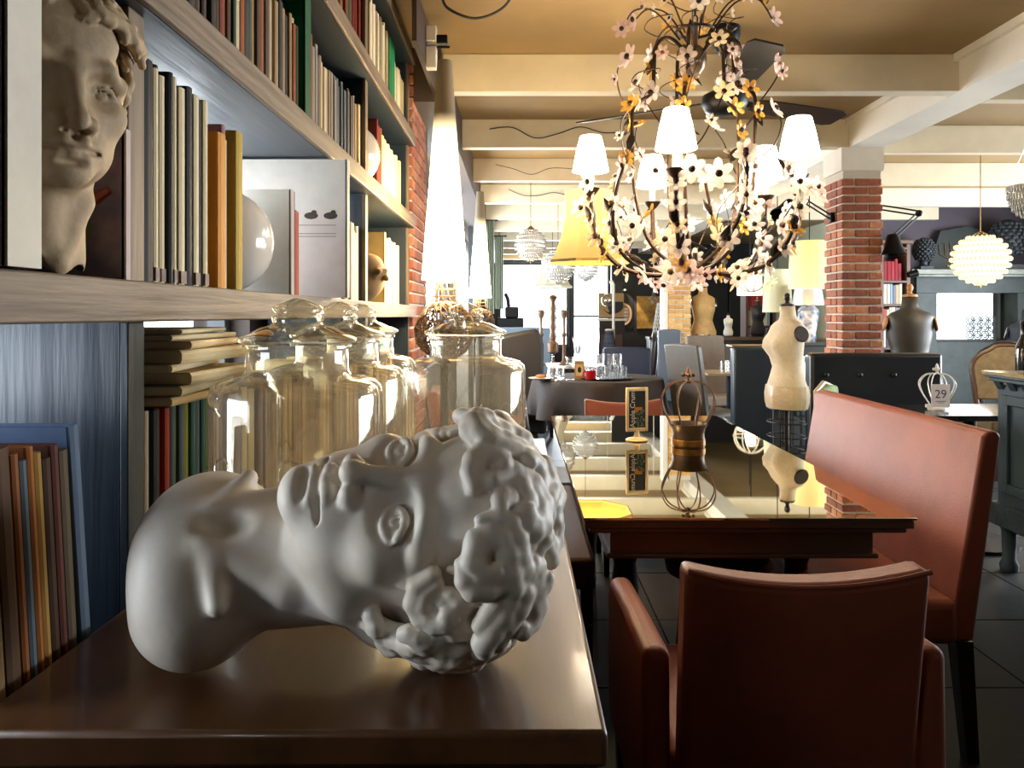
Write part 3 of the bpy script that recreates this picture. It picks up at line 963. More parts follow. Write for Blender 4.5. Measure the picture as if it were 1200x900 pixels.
# lower bay beside the viewer: tall colourful books leaning on each other
LB = [('dark red', '5a1f22', '6d262a'), ('mustard', '6b5127', '7d6233'), ('tan', '735a3c', '806747'), ('brown', '4a3424', '573f2c'), ('orange brown', '7a4522', '8d552c'), ('slate', '4d5a66', '5b6974'), ('orange', '94552a', 'a5652f'), ('ochre', '9a7535', 'a98543'), ('dark brown', '3c2a22', '4a352a'), ('maroon', '55302b', '663b34'), ('drab', '5c5142', '6b5f4e')]
LG = 'tall books in the lower bay'
yy = 0.80
for k, (nm, c1, c2) in enumerate(LB):
    t = (0.018, 0.02, 0.026, 0.028, 0.014, 0.014, 0.013, 0.015, 0.018, 0.016, 0.02)[k]
    book(-0.575, yy, 0.842, t * 0.95, 0.325 - 0.008 * (k % 3) - 0.002 * k, 0.24, c1, c2, '%s book, %s of the leaning row in the lower bay' % (nm, ORD[k + 1]), LG, lean=R(-5))
    yy += t
book(-0.575, yy + 0.009, 0.842, 0.022, 0.325, 0.27, '53678a', '6f86a8', 'tall sky blue book ending the leaning row in the lower bay', LG, lean=R(-6))

# lower shelf, first full bay: coloured magazines with a pile lying on top, then cream journals
CM = [('red', '8c2a24', 'a3342b'), ('yellow green', '8a8a3a', '9b9a46'), ('dark', '22262b', '2c3036'), ('teal', '2f5a5c', '3a6a6b'), ('brick red', '99382a', 'ad4636'), ('white', 'b9b1a0', 'c8c0ae'), ('green', '4c6a35', '5b7a42'), ('blue grey', '4a5866', '596876')]
row(1.165, 1.44, 0.842, CM, 16, (0.312, 0.318), (0.2, 0.22), 'the near post on the lower shelf', 'magazines on the lower shelf', 'magazine', seed=41, lean=R(0))
PM = [('kraft', 'bda376', 'd7bd8c'), ('cream', 'd6c49a', 'e2d1a8'), ('grey', '8d8a84', 'd8c8a2'), ('buff', 'c5ac80', 'dcc799'), ('straw', 'b59a66', 'd6c398')]
zz = 1.166
for k in range(8):
    t = (0.014, 0.016, 0.02, 0.012, 0.022, 0.013, 0.009, 0.008)[k]
    nm, c1, c2 = PM[(k * 2) % 5]
    o = book(0, 0, 0, t, 0.25 + 0.02 * (k % 2), 0.22, c1, c2, '%s magazine lying %s from the bottom of the pile on the lower shelf' % (nm, ORD[k + 1]), 'pile of magazines lying under the plank', name='magazine')
    o.rotation_euler = (R(-90), 0, R((-3, 4, -2, 6, -5, 5, -2, 7)[k]))
    o.location = (-0.545 + 0.01 * (k % 3), 1.20 + 0.012 * (k % 3), zz + t - 0.0)
    zz += t + 0.001
row(1.46, 2.80, 0.842, [('cream', 'd0c093', 'd8c99f'), ('buff', 'bfa878', 'cbb687'), ('straw', 'b99c62', 'c7ab72'), ('brown', '6b4f32', '7b5d3d')], 44 - 8, (0.29, 0.33), (0.2, 0.22),
    'the coloured magazines, lower shelf', 'journals on the lower shelf', 'journal', out=0.5, seed=51)
zz = 0.842
FP = [('white', 'd8d2c4', 'ddd8cc'), ('teal', '4d8c94', '5aa0a6'), ('white', 'd8d2c4', 'ddd8cc'), ('pale grey', 'b9b5ac', 'c4c0b8')]
row(2.89, 3.55, 0.842, [('brown', '5b4634', '6b5440'), ('cream', 'c9b98f', 'd3c49c')], 18, (0.27, 0.30), (0.2, 0.22), 'the post in the far bay of the lower shelf', 'books in the far lower bay', 'book', seed=61)
zz = 1.146
for k in range(5):
    nm, c1, c2 = FP[k % 4]
    o = book(0, 0, 0, 0.022, 0.26, 0.2, c1, c2, '%s book lying %s from the bottom of the pile in the far bay' % (nm, ORD[k + 1]), 'pile of books in the far bay', name='book')
    o.rotation_euler = (R(-90), 0, R((-3, 4, 0, 5, -2)[k])); o.location = (-0.56, 3.1, zz + 0.022)
    zz += 0.0225
# ------------------------------------------------------------------ sideboard the bust lies on
sb = thing('sideboard', 'brown varnished wooden sideboard carrying the plaster bust and the glass jars', 'sideboard', (0, 0, 0))
obj('top', MB().span((-0.553, 0.756, 0.862), (0.089, 2.56, 0.899)), WOODBROWN, sb, bevel=0.006)
obj('body', MB().span((-0.545, 0.772, 0.10), (0.070, 2.545, 0.862)), mat('sideboard_side', '3a2a1e', 0.4, col2='4a3524', vscale=8, stretch=(1, 1, .15)), sb, bevel=0.004)
obj('plinth', MB().span((-0.53, 0.80, 0.0), (0.05, 2.52, 0.10)), DARKWOOD, sb)
for k in range(3):
    y0 = 0.80 + k * 0.58
    dd = obj('door', MB().span((0.070, y0, 0.14), (0.085, y0 + 0.56, 0.84)), WOODBROWN, sb, bevel=0.003)
    obj('knob', MB().ball((0.098, y0 + 0.06, 0.52), 0.014, 10, 8), BRASS, dd)

# ------------------------------------------------------------------ lidded glass jars
jar = thing('glass_jar', 'big lidded glass jar nearest the shelf, standing behind the bust', 'jar', (-0.354, 1.235, 0.8995), group='lidded glass jars on the sideboard')
out = [(0.0, 0.0), (0.112, 0.0), (0.126, 0.008), (0.132, 0.03), (0.135, 0.10), (0.135, 0.284), (0.132, 0.297), (0.122, 0.306), (0.104, 0.311), (0.084, 0.315), (0.080, 0.322), (0.080, 0.354), (0.085, 0.358), (0.085, 0.362)]
inn = [(0.081, 0.362), (0.075, 0.352), (0.075, 0.318), (0.090, 0.308), (0.115, 0.302), (0.126, 0.293), (0.130, 0.282), (0.130, 0.10), (0.126, 0.03), (0.118, 0.016), (0.0, 0.014)]
obj('vessel', MB().lathe(out + inn, 48, caps=False), JARGLASS, jar)
lid = [(0.0, 0.364), (0.084, 0.364), (0.091, 0.367), (0.093, 0.372), (0.088, 0.376), (0.074, 0.381), (0.060, 0.389), (0.042, 0.394), (0.038, 0.398), (0.040, 0.402), (0.041, 0.407), (0.036, 0.410), (0.034, 0.413),
       (0.038, 0.417), (0.040, 0.421), (0.037, 0.425), (0.024, 0.431), (0.010, 0.437), (0.0, 0.438)]
obj('lid', MB().lathe(lid, 40, caps=False), thin_glass('lid_glass', (0.9, 0.885, 0.8), 0.16, 0.85, 0.05), jar)
emb = MB()
for i in range(5):
    a = R(-60 + 24 * i)
    r = 0.1358
    c = Vector((math.cos(a - PI / 2) * r, math.sin(a - PI / 2) * r, 0.16 + 0.02 * (i % 2)))
    emb.tube([c + Vector((0, 0, 0.02 * math.cos(t))) + Vector((-math.sin(a - PI / 2), math.cos(a - PI / 2), 0)) * 0.018 * math.sin(t) for t in [k * PI / 5 for k in range(11)]], 0.0014, 5)
obj('embossing', emb, thin_glass('embossed_glass', (0.86, 0.83, 0.74), 0.25, 0.8, 0.1), jar)
dup(jar, (-0.36, 1.53, 0.8995), 0.5, 'second lidded glass jar along the shelf, half behind the nearest jar')
dup(jar, (-0.385, 1.87, 0.8995), 1.1, 'third lidded glass jar along the shelf, farthest of the row of three')
dup(jar, (-0.118, 1.73, 0.8995), 2.2, 'lidded glass jar standing apart, in front of the tall lamp')

# ------------------------------------------------------------------ dining table with mirror bright top
tb = thing('dining_table', 'long dining table with a mirror bright glass top under the chandelier', 'table', (0.63, 3.135, 0))
TOPM = mat('bronze_mirror_glass', 'e4d6b4', 0.02, metal=1.0)
obj('glass_top', MB().span((-0.452, -1.055, 0.752), (0.452, 1.055, 0.760)), TOPM, tb, bevel=0.0015, seg=1)
obj('table_board', MB().span((-0.448, -1.050, 0.728), (0.448, 1.050, 0.7515)), TABLEWOOD, tb, bevel=0.004)
obj('moulding', MB().span((-0.435, -1.035, 0.712), (0.435, 1.035, 0.728)), TABLEWOOD, tb, bevel=0.005)
ap = obj('apron', MB().span((-0.37, -0.97, 0.632), (0.37, 0.97, 0.712)), TABLEWOOD, tb)
obj('bead', MB().span((-0.382, -0.982, 0.626), (0.382, 0.982, 0.640)), TABLEWOOD, ap, bevel=0.004)
for sx in (-1, 1):
    for sy in (-1, 1):
        prof = [(0.028, 0.0), (0.034, 0.03), (0.026, 0.06), (0.03, 0.12), (0.042, 0.30), (0.046, 0.42), (0.036, 0.50), (0.046, 0.53), (0.046, 0.63)]
        obj('leg', MB().lathe(prof, 14, (sx * 0.28, sy * 0.62, 0)), DARKWOOD, tb)
# dark carved basket shape under the table end
st = thing('black_stool', 'black round stool pushed under the near end of the table', 'stool', (0.60, 2.30, 0))
obj('seat', MB().lathe([(0.0, 0.53), (0.13, 0.53), (0.155, 0.545), (0.16, 0.57), (0.145, 0.59), (0.09, 0.602), (0.0, 0.606)], 24, caps=False), BLACKL, st)
for k in range(3):
    a = k * 2 * PI / 3 + 0.5
    obj('leg', MB().tube([(0.10 * math.cos(a), 0.10 * math.sin(a), 0.532), (0.14 * math.cos(a), 0.14 * math.sin(a), 0.0)], 0.014, 8), BLACKMETAL, st)


# ------------------------------------------------------------------ red armchair (three of them)
def rounded(x0, x1, z0, z1, r, n=4):
    pts = []
    for cx, cz, a0 in ((x1 - r, z1 - r, 0), (x0 + r, z1 - r, 90), (x0 + r, z0 + r, 180), (x1 - r, z0 + r, 270)):
        for k in range(n + 1):
            a = R(a0 + 90 * k / n)
            pts.append((cx + r * math.cos(a), cz + r * math.sin(a)))
    return pts


ac = thing('armchair', 'terracotta leather armchair with its back to the viewer at the table end', 'armchair', (0.515, 1.70, 0), group='terracotta armchairs at the long table')
ac.scale = (0.94, 1, 1)
n = 14
for_back = []
poly = [(-0.228, 0.30), (0.228, 0.30)] + [(0.232 - 0.464 * k / n, 0.862 - 0.030 * (1 - (2 * k / n - 1) ** 2)) for k in range(n + 1)]
sh = Matrix(((1, 0, 0, 0), (0, 1, -0.14, 0.062), (0, 0, 1, 0), (0, 0, 0, 1)))
obj('backrest', MB().prism(poly, -0.29, -0.215, 'y', sh), REDL, ac, bevel=0.018, seg=3)
obj('back_piping', MB().tube([(x * 0.985, -0.29 - 0.14 * z + 0.062 + 0.004, z - 0.006) for x, z in poly[2:]], 0.005, 6), REDL, ac)
for s in (-1, 1):
    arm = [(-0.285, 0.30), (0.27, 0.30), (0.275, 0.60), (0.24, 0.650), (0.0, 0.672), (-0.275, 0.690)]
    obj('armrest', MB().prism([(y, z) for y, z in arm], s * 0.245, s * 0.302, 'x'), REDL, ac, bevel=0.02, seg=3)
    for y in (-0.24, 0.235):
        obj('leg', MB().loft([[(s * 0.262 + a * q, y + b * q, z) for a, b in ((-1, -1), (1, -1), (1, 1), (-1, 1))] for z, q in ((0, 0.016), (0.305, 0.024))]), DARKWOOD, ac)
obj('seat', MB().span((-0.242, -0.23, 0.31), (0.242, 0.28, 0.47)), REDL, ac, bevel=0.025, seg=3)
dup(ac, (0.68, 4.66, 0), PI, 'terracotta leather armchair facing the viewer at the far end of the table', scale=(1.08, 1, 0.89))
dup(ac, (-0.205, 4.75, 0), -PI / 2, 'terracotta leather armchair mostly hidden behind the glass jar and blue chair')

# ------------------------------------------------------------------ red settee along the right of the table
se = thing('settee', 'terracotta leather high backed settee along the right side of the table', 'settee', (1.2, 2.86, 0))
prof = [(0.055, 0.36), (0.125, 0.36), (0.205, 0.955), (0.195, 0.972), (0.165, 0.972), (0.15, 0.955)]
obj('backrest', MB().prism(prof, -0.63, 0.63, 'y'), REDL, se, bevel=0.016, seg=3)
obj('seat', MB().span((-0.30, -0.65, 0.355), (0.075, 0.65, 0.485)), REDL, se, bevel=0.025, seg=3)
for y in (-0.60, 0.60):
    for x, dx in ((-0.27, 0), (0.10, 0.03)):
        obj('leg', MB().loft([[(x + dx * (1 - z / 0.36) + a * q, y + b * q, z) for a, b in ((-1, -1), (1, -1), (1, 1), (-1, 1))] for z, q in ((0, 0.018), (0.358, 0.025))]), DARKWOOD, se)

bn = thing('bench', 'low brown leather bench under the left side of the table', 'bench', (0.10, 3.22, 0))
obj('seat', MB().span((-0.17, -0.58, 0.36), (0.17, 0.58, 0.47)), BROWNL, bn, bevel=0.02, seg=3)
for sx in (-1, 1):
    for sy in (-1, 1):
        obj('leg', MB().span((sx * 0.14 - .02, sy * 0.53 - .02, 0), (sx * 0.14 + .02, sy * 0.53 + .02, 0.362)), DARKWOOD, bn)

# ------------------------------------------------------------------ things on the dining table
mf = thing('menu_stand', 'small cream stand up frame with a chalkboard menu on the table', 'menu stand', (0.520, 3.36, 0.7605), rz=R(12))
CREAMP = mat('cream_plastic', 'dcc596', 0.45)
obj('foot', MB().lathe([(0.0, 0), (0.048, 0.0), (0.05, 0.004), (0.04, 0.010), (0.016, 0.016), (0.011, 0.028), (0.011, 0.044), (0.0, 0.044)], 24, caps=False), CREAMP, mf)
fr = MB()
for a, b in (((-0.05, -0.006, 0.04), (-0.038, 0.006, 0.232)), ((0.038, -0.006, 0.04), (0.05, 0.006, 0.232)), ((-0.038, -0.006, 0.04), (0.038, 0.006, 0.056)), ((-0.038, -0.006, 0.216), (0.038, 0.006, 0.232))):
    fr.span(a, b)
fo = obj('frame', fr, CREAMP, mf, bevel=0.002, seg=1)
cb = obj('chalkboard', MB().span((-0.038, -0.003, 0.056), (0.038, 0.004, 0.216)), mat('blackboard', '1e2324', 0.6, var=.2, vscale=40), mf)


def writing(name, text, size, m, parent, loc, rot, align='CENTER'):
    """lettering as a flat mesh a hair proud of its board"""
    cu = bpy.data.curves.new(name, 'FONT')
    cu.body, cu.size, cu.align_x, cu.align_y = text, size, align, 'CENTER'
    cu.extrude, cu.resolution_u = 0.0003, 3
    tmp = bpy.data.objects.new(name + '_curve', cu)
    COL.objects.link(tmp)
    bpy.context.view_layer.update()
    me = bpy.data.meshes.new_from_object(tmp.evaluated_get(bpy.context.evaluated_depsgraph_get()))
    bpy.data.objects.remove(tmp); bpy.data.curves.remove(cu)
    me.name = name
    me.materials.clear(); me.materials.append(m)
    o = bpy.data.objects.new(name, me)
    COL.objects.link(o)
    o.parent, o.location, o.rotation_euler = parent, loc, rot
    return o


CHALK = mat('chalk', 'd9d5c8', 0.9)
writing('chalk_lettering', 'Apple Crum', 0.032, CHALK, cb, (-0.020, -0.0036, 0.137), (PI / 2, -PI / 2, 0))
ck = MB()
rc = random.Random(3)
for k in range(26):
    ck.ball((0.012 + rc.uniform(-0.018, 0.022), -0.0033, 0.092 + rc.uniform(-0.032, 0.038)), (rc.uniform(0.002, 0.006), 0.0006, rc.uniform(0.003, 0.008)), 7, 4)
obj('chalk_drawing', ck, mat('green_chalk', '5d7466', 0.9, var=.4, vscale=60), cb, kind='stuff')
obj('chalk_bowl', MB().span((-0.012, -0.0037, 0.132), (0.024, -0.003, 0.146)).span((-0.016, -0.0037, 0.124), (0.006, -0.003, 0.132)), mat('orange_chalk', 'b9792f', 0.9), cb)

cr = thing('crown_planter', 'wire crown rising from a brown banded pot on the dining table', 'ornament', (0.716, 3.23, 0.7605))
POT = mat('brown_ceramic', '4a3728', 0.4, var=.15, vscale=20)
obj('pot', MB().lathe([(0.0, 0.0), (0.068, 0.0), (0.069, 0.03), (0.066, 0.05), (0.071, 0.075), (0.082, 0.094), (0.079, 0.095), (0.065, 0.07), (0.06, 0.03), (0.0, 0.02)], 36, caps=False), POT, cr)
obj('gilt_band', MB().lathe([(0.0695, 0.004), (0.0712, 0.006), (0.0712, 0.028), (0.0695, 0.03)], 36, caps=False), mat('gilt_band', '8f6a33', 0.4, metal=.6, var=.4, vscale=25), cr)
WIRE = mat('rusty_wire', '6b4a30', 0.5, metal=0.5, var=.3, vscale=30)
for k in range(8):
    a = 2 * PI * k / 8 + 0.2
    pts = spline([(0.079 * math.cos(a), 0.079 * math.sin(a), 0.094), (0.112 * math.cos(a), 0.112 * math.sin(a), 0.16), (0.116 * math.cos(a), 0.116 * math.sin(a), 0.205),
                  (0.085 * math.cos(a), 0.085 * math.sin(a), 0.252), (0.03 * math.cos(a), 0.03 * math.sin(a), 0.272), (0, 0, 0.268)], 5)
    obj('wire_hoop', MB().tube(pts, 0.0032, 6), WIRE, cr)
fl = obj('finial', MB().lathe([(0.012, 0.262), (0.014, 0.27), (0.008, 0.278), (0.006, 0.29), (0.012, 0.298), (0.008, 0.318), (0.002, 0.33)], 12), WIRE, cr)
for a in range(4):
    obj('petal', MB().ball((0.022 * math.cos(a * PI / 2), 0.022 * math.sin(a * PI / 2), 0.298), 0.010, 10, 7), WIRE, fl)

# ------------------------------------------------------------------ slate blue cabinet on the right
CABM = mat('slate_blue_paint', '2b3a44', 0.45, var=0.12, vscale=4, bump=0.08, bscale=30)
cb2 = thing('cabinet', 'slate blue painted cabinet with dentil cornice and brass top behind the settee', 'cabinet', (2.47, 0, 0))
obj('body', MB().span((0.03, 2.35, 0.23), (0.58, 4.0, 0.95)), CABM, cb2)
obj('brass_top', MB().span((-0.02, 2.30, 1.000), (0.63, 4.06, 1.016)), mat('brass_sheet', '8f7a52', 0.25, metal=.85, var=.2, vscale=5), cb2)
obj('cornice', MB().span((-0.015, 2.305, 0.985), (0.62, 4.05, 1.000)).span((0.0, 2.32, 0.965), (0.61, 4.035, 0.985)), CABM, cb2, bevel=0.004)
for k in range(16):
    y = 3.98 - k * 0.105
    obj('dentil', MB().prism([(0.005, 0.965), (0.028, 0.965), (0.028, 0.925), (0.018, 0.94)], y - 0.03, y + 0.02, 'y'), CABM, cb2)
pm = MB()
for y0, y1 in ((3.20, 3.95), (2.42, 3.15)):
    for a, b in (((0.012, y0, 0.40), (0.03, y0 + .05, 0.90)), ((0.012, y1 - .05, 0.40), (0.03, y1, 0.90)), ((0.012, y0 + .05, 0.40), (0.03, y1 - .05, 0.45)), ((0.012, y0 + .05, 0.85), (0.03, y1 - .05, 0.90))):
        pm = MB().span(a, b)
        obj('door_rail', pm, CABM, cb2, bevel=0.004)
obj('carved_base', MB().span((-0.005, 2.32, 0.225), (0.60, 4.03, 0.34)), mat('carved_slate_paint', '26343d', 0.5, bump=1.0, bscale=38, detail=2), cb2, bevel=0.006)
for x in (0.05, 0.53):
    for y in (2.42, 3.94):
        obj('leg', MB().lathe([(0.04, 0.0), (0.045, 0.03), (0.03, 0.06), (0.035, 0.20), (0.042, 0.226)], 12, (x, y, 0)), CABM, cb2)
rk = MB()
rk.ball((0, 0, 0.045), (0.075, 0.06, 0.045), 14, 9)
ro = obj('white_stone', rk, mat('chalk_stone', 'cfc8b8', 0.85, bump=.4, bscale=25), None, (2.62, 3.82, 1.0165), label='white rounded stone lying on the brass cabinet top', cat='stone')
# ------------------------------------------------------------------ chandelier over the dining table
CX, CY = 0.715, 3.10
ch = thing('chandelier', 'bronze chandelier with glass flowers and lit white shades over the dining table', 'chandelier', (CX, CY, 0))
rd = random.Random(19)
# flower: glass petals with a dark centre
fm = MB()
for k in range(6):
    a = 2 * PI * k / 6
    M = Matrix.Rotation(a, 4, 'Z') @ Matrix.Translation((0.0175, 0, 0.003)) @ Matrix.Rotation(R(-18), 4, 'Y')
    fm.ball((0, 0, 0), (0.0135, 0.0088, 0.0026), 8, 4, M)
PETAL = thin_glass('petal_glass', (0.97, 0.94, 0.9), 0.10, 0.6, 0.08, milky=0.5, tint=True)
petal_me = obj('petals', fm, PETAL, smooth=60).data
bpy.data.objects.remove(bpy.data.objects['petals'])
ce_me = obj('flower_centre', MB().ball((0, 0, 0.006), (0.0075, 0.0075, 0.005), 10, 6), mat('flower_centre', 'ffffff', 0.4, metal=.5, tint=True), smooth=60).data
bpy.data.objects.remove(bpy.data.objects['flower_centre'])
PC = ['f2e6da', 'efe0d2', 'f0d8d2', 'e9c9c4', 'f4ece0', 'e8b84a', 'd9a236', 'efd9b0']


def flower(p, nrm, s=1.0, col=None, ccol=None):
    o = bpy.data.objects.new('flower', petal_me); COL.objects.link(o); o.parent = ch
    q = Vector(nrm).normalized().to_track_quat('Z', 'Y') @ Euler((0, 0, rd.uniform(0, 1))).to_quaternion()
    o.location = p; o.rotation_mode = 'QUATERNION'; o.rotation_quaternion = q
    o.scale = (s, s, s)
    o.color = (*lin(col or rd.choice(PC)), 1)
    c = bpy.data.objects.new('flower_centre', ce_me); COL.objects.link(c); c.parent = o
    c.color = (*lin(ccol or rd.choice(['2a1c16', '2a1c16', '6b4a1c', '3a2419'])), 1)
    return o


lm = MB()
prof = [(0, 0.0), (0.012, 0.009), (0.028, 0.013), (0.045, 0.008), (0.058, 0.0)]
vs = [(x, y, 0.10 * x * x * 30 * 0.1) for x, y in prof] + [(x, -y, 0.10 * x * x * 3) for x, y in prof[1:-1]] + [(x, 0, -0.004 + 0.3 * x * x) for x, y in prof[1:-1]]
up = [0, 1, 2, 3, 4]; dn = [5, 6, 7]; mid = [8, 9, 10]
fs = [(0, 8, 1), (1, 8, 9, 2), (2, 9, 10, 3), (3, 10, 4), (0, 5, 8), (5, 6, 9, 8), (6, 7, 10, 9), (7, 4, 10)]
lm.add(vs, fs)
LEAF = mat('bronze_leaf', '2c221a', 0.45, metal=.5, var=.3, vscale=40)
leaf_o = obj('leaf', lm, LEAF, smooth=60)
leaf_o.modifiers.new('thickness', 'SOLIDIFY').thickness = 0.0016
leaf_me = leaf_o.data
bpy.data.objects.remove(leaf_o)


def leaf(p, dr, s=1.0):
    o = bpy.data.objects.new('leaf', leaf_me); COL.objects.link(o); o.parent = ch
    o.location = p; o.rotation_mode = 'QUATERNION'
    o.rotation_quaternion = Vector(dr).normalized().to_track_quat('X', 'Z') @ Euler((rd.uniform(-1, 1), 0, 0)).to_quaternion()
    o.scale = (s, s, s)
    md = o.modifiers.new('thickness', 'SOLIDIFY'); md.thickness = 0.0016


ROT = R(-112)
# suspension, central stem, crown
obj('ceiling_rose', MB().lathe([(0.0, 2.70), (0.06, 2.699), (0.055, 2.675), (0.02, 2.66), (0.0, 2.66)], 20, caps=False), BRONZE, ch)
for k in range(5):
    z = 2.665 - 0.036 * k
    pts = [(0.010 * math.cos(t), 0, z - 0.020 + 0.020 * math.sin(t)) for t in [i * 2 * PI / 12 for i in range(12)]]
    if k % 2: pts = [(0, x, zz) for x, y, zz in pts]
    obj('chain_link', MB().tube(pts, 0.003, 6, closed=True), BRONZE, ch)
obj('stem', MB().lathe([(0.010, 2.49), (0.014, 2.48), (0.011, 2.46), (0.011, 2.40), (0.03, 2.385), (0.045, 2.36), (0.046, 2.335), (0.036, 2.30), (0.02, 2.28), (0.014, 2.262), (0.003, 2.25)], 18), mat('pewter_bronze', '6b5a44', 0.35, metal=.8), ch)
obj('crown_ring', MB().tube([(0.075 * math.cos(t), 0.075 * math.sin(t), 2.455) for t in [i * 2 * PI / 24 for i in range(24)]], 0.006, 6, closed=True), BRONZE, ch)
obj('bottom_hub', MB().lathe([(0.004, 1.455), (0.02, 1.47), (0.035, 1.49), (0.03, 1.51), (0.012, 1.525), (0.01, 1.56)], 16), BRONZE, ch)
pts_fl = []
for k in range(5):
    a = ROT + 2 * PI * k / 5
    ca, sa = math.cos(a), math.sin(a)

    def pol(r, z, da=0.0):
        return (r * math.cos(a + da), r * math.sin(a + da), z)
    # cage bar from crown down to the hub
    bar = spline([pol(0.03, 2.36), pol(0.10, 2.43), pol(0.155, 2.40), pol(0.165, 2.28), pol(0.17, 2.21), pol(0.215, 2.18), pol(0.25, 2.14), pol(0.25, 1.98), pol(0.24, 1.80), pol(0.19, 1.62), pol(0.10, 1.52), pol(0.03, 1.49)], 5)
    obj('cage_bar', MB().tube(bar, 0.008, 7), BRONZE, ch)
    # lamp arm: a long scroll up to the cup
    arm = spline([pol(0.03, 1.485), pol(0.16, 1.470), pol(0.29, 1.50), pol(0.375, 1.585), pol(0.41, 1.69), pol(0.42, 1.80)], 7)
    ar = obj('lamp_arm', MB().tube(arm, 0.0095, 8), BRONZE, ch)
    obj('cup', MB().lathe([(0.008, 1.79), (0.02, 1.80), (0.034, 1.818), (0.038, 1.825), (0.03, 1.822), (0.01, 1.812)], 14, pol(0.42, 0)), BRONZE, ar)
    obj('candle_sleeve', MB().lathe([(0.012, 1.815), (0.012, 1.895), (0.004, 1.90)], 12, pol(0.42, 0)), OFFWHITE, ar)
    sh_ = obj('lamp_shade', MB().lathe([(0.074, 1.895), (0.073, 1.90), (0.058, 1.98), (0.044, 2.035), (0.042, 2.037), (0.042, 2.033), (0.056, 1.98), (0.071, 1.897)], 28, pol(0.42, 0), caps=False), SHADE_LIT, ch, label='lit white pleated shade')
    warm_lamp('chandelier_bulb', Vector((CX, CY, 0)) + Vector(pol(0.42, 1.90)), 6.5, size=0.03, col=(1, 0.86, 0.66))
    # side twigs and second arms between lamps
    tw = spline([pol(0.22, 1.49, 0.2), pol(0.33, 1.55, 0.42), pol(0.40, 1.66, 0.55), pol(0.40, 1.80, 0.62), pol(0.36, 1.90, 0.66)], 6)
    obj('side_arm', MB().tube(tw, 0.0075, 6), BRONZE, ch)
    tw2 = spline([pol(0.25, 2.10), pol(0.31, 2.20, 0.15), pol(0.33, 2.28, 0.3), pol(0.30, 2.31, 0.45)], 6)
    obj('twig', MB().tube(tw2, 0.003, 5), BRONZE, ch)
    tw3 = spline([pol(0.06, 2.42), pol(0.16, 2.53, 0.1), pol(0.25, 2.53, 0.15), pol(0.30, 2.45, 0.2)], 6)
    obj('twig', MB().tube(tw3, 0.0035, 5), BRONZE, ch)
    tw4 = spline([pol(0.05, 2.44, .5), pol(0.13, 2.56, 0.6), pol(0.22, 2.60, 0.62), pol(0.27, 2.57, 0.66)], 6)
    obj('twig', MB().tube(tw4, 0.0035, 5), BRONZE, ch)
    tw5 = spline([pol(0.24, 1.90, 0), pol(0.30, 1.96, 0.25), pol(0.33, 2.06, 0.4), pol(0.30, 2.12, 0.5)], 6)
    obj('twig', MB().tube(tw5, 0.003, 5), BRONZE, ch)

    def fl(p, s=1.0, col=None, up=0.2):
        p = Vector(p)
        out_ = Vector((p.x, p.y, 0)).normalized() if Vector((p.x, p.y, 0)).length > 1e-3 else Vector((0, 0, -1))
        to_cam = Vector((-CX - p.x, -CY - p.y, CZ - p.z)).normalized()
        nr = out_ * rd.uniform(0.5, 1.0) + to_cam * rd.uniform(0.0, 0.7) + Vector((rd.uniform(-.4, .4), rd.uniform(-.4, .4), up + rd.uniform(-.3, .3)))
        flower(p + nr.normalized() * 0.008, nr, s * rd.uniform(1.05, 1.55), col)
    for i in (4, 9, 14, 19, 24, 29, 33):
        fl(arm[i] if i < len(arm) else arm[-1], 1.15)
    for i in (8, 15, 22, len(tw) - 1):
        fl(tw[min(i, len(tw) - 1)], 1.1)
    for t_ in (tw2, tw3, tw4, tw5):
        fl(t_[-1], 1.15)
        if rd.random() < 0.7: fl(t_[len(t_) // 2], 0.8)
    for i in (14, 20, 26, 32, 38, 44):
        fl(bar[i], 1.05, rd.choice(['e8b84a', 'dca83e', 'f2e6da', 'efdcd0']) if i < 34 else None)
    for da in (0.45, 0.62, 0.80, 1.0):     # loose sprays filling the cage between the arms
        r_, z_ = rd.uniform(0.26, 0.42), rd.uniform(1.54, 1.84)
        b_ = Vector(pol(r_, z_, da)); a_ = Vector(tw[rd.randrange(3, len(tw) - 3)])
        obj('tendril', MB().tube(spline([a_, a_ * .5 + b_ * .5 + Vector((rd.uniform(-.05, .05), rd.uniform(-.05, .05), rd.uniform(-.06, .06))), b_], 5), 0.0022, 4), BRONZE, ch)
        fl(b_, 1.1)
    for i in (10, 24):
        a_ = Vector(bar[i])
        c_ = [a_ + Vector((math.cos(t * 1.3 + k) * .012 * t, math.sin(t * 1.3 + k) * .012 * t, .018 * t)) for t in range(8)]
        obj('tendril', MB().tube(spline(c_, 3), 0.0022, 4), BRONZE, ch)
        fl(c_[-1], 0.8)
    for da in (-0.16, 0.14, 0.33):     # round the cups and between
        fl(pol(0.43 + rd.uniform(-.02, .03), 1.80 + rd.uniform(-.05, .06), da), 1.25, rd.choice(['f4ece0', 'f2e6da', 'f0d8d2']))
    for da in (0.25, 0.75, 1.1):      # low fringe of flowers
        fl(pol(rd.uniform(0.18, 0.33), 1.455 + rd.uniform(-0.02, .05), da), 1.15, rd.choice(['f4ece0', 'f2e6da', 'e9c9c4', 'efd9b0']), -0.5)
    for c_ in (arm, tw, bar):
        for i in range(5):
            q = rd.randrange(3, len(c_) - 2)
            d_ = Vector(c_[q + 1]) - Vector(c_[q - 1]) if True else None
            leaf(c_[q], d_.normalized() + Vector((rd.uniform(-.6, .6), rd.uniform(-.6, .6), rd.uniform(-.2, .6))), rd.uniform(0.9, 1.7))
warm_lamp('chandelier_glow', (CX, CY, 1.9), 11, size=0.1, col=(1, 0.84, 0.62))

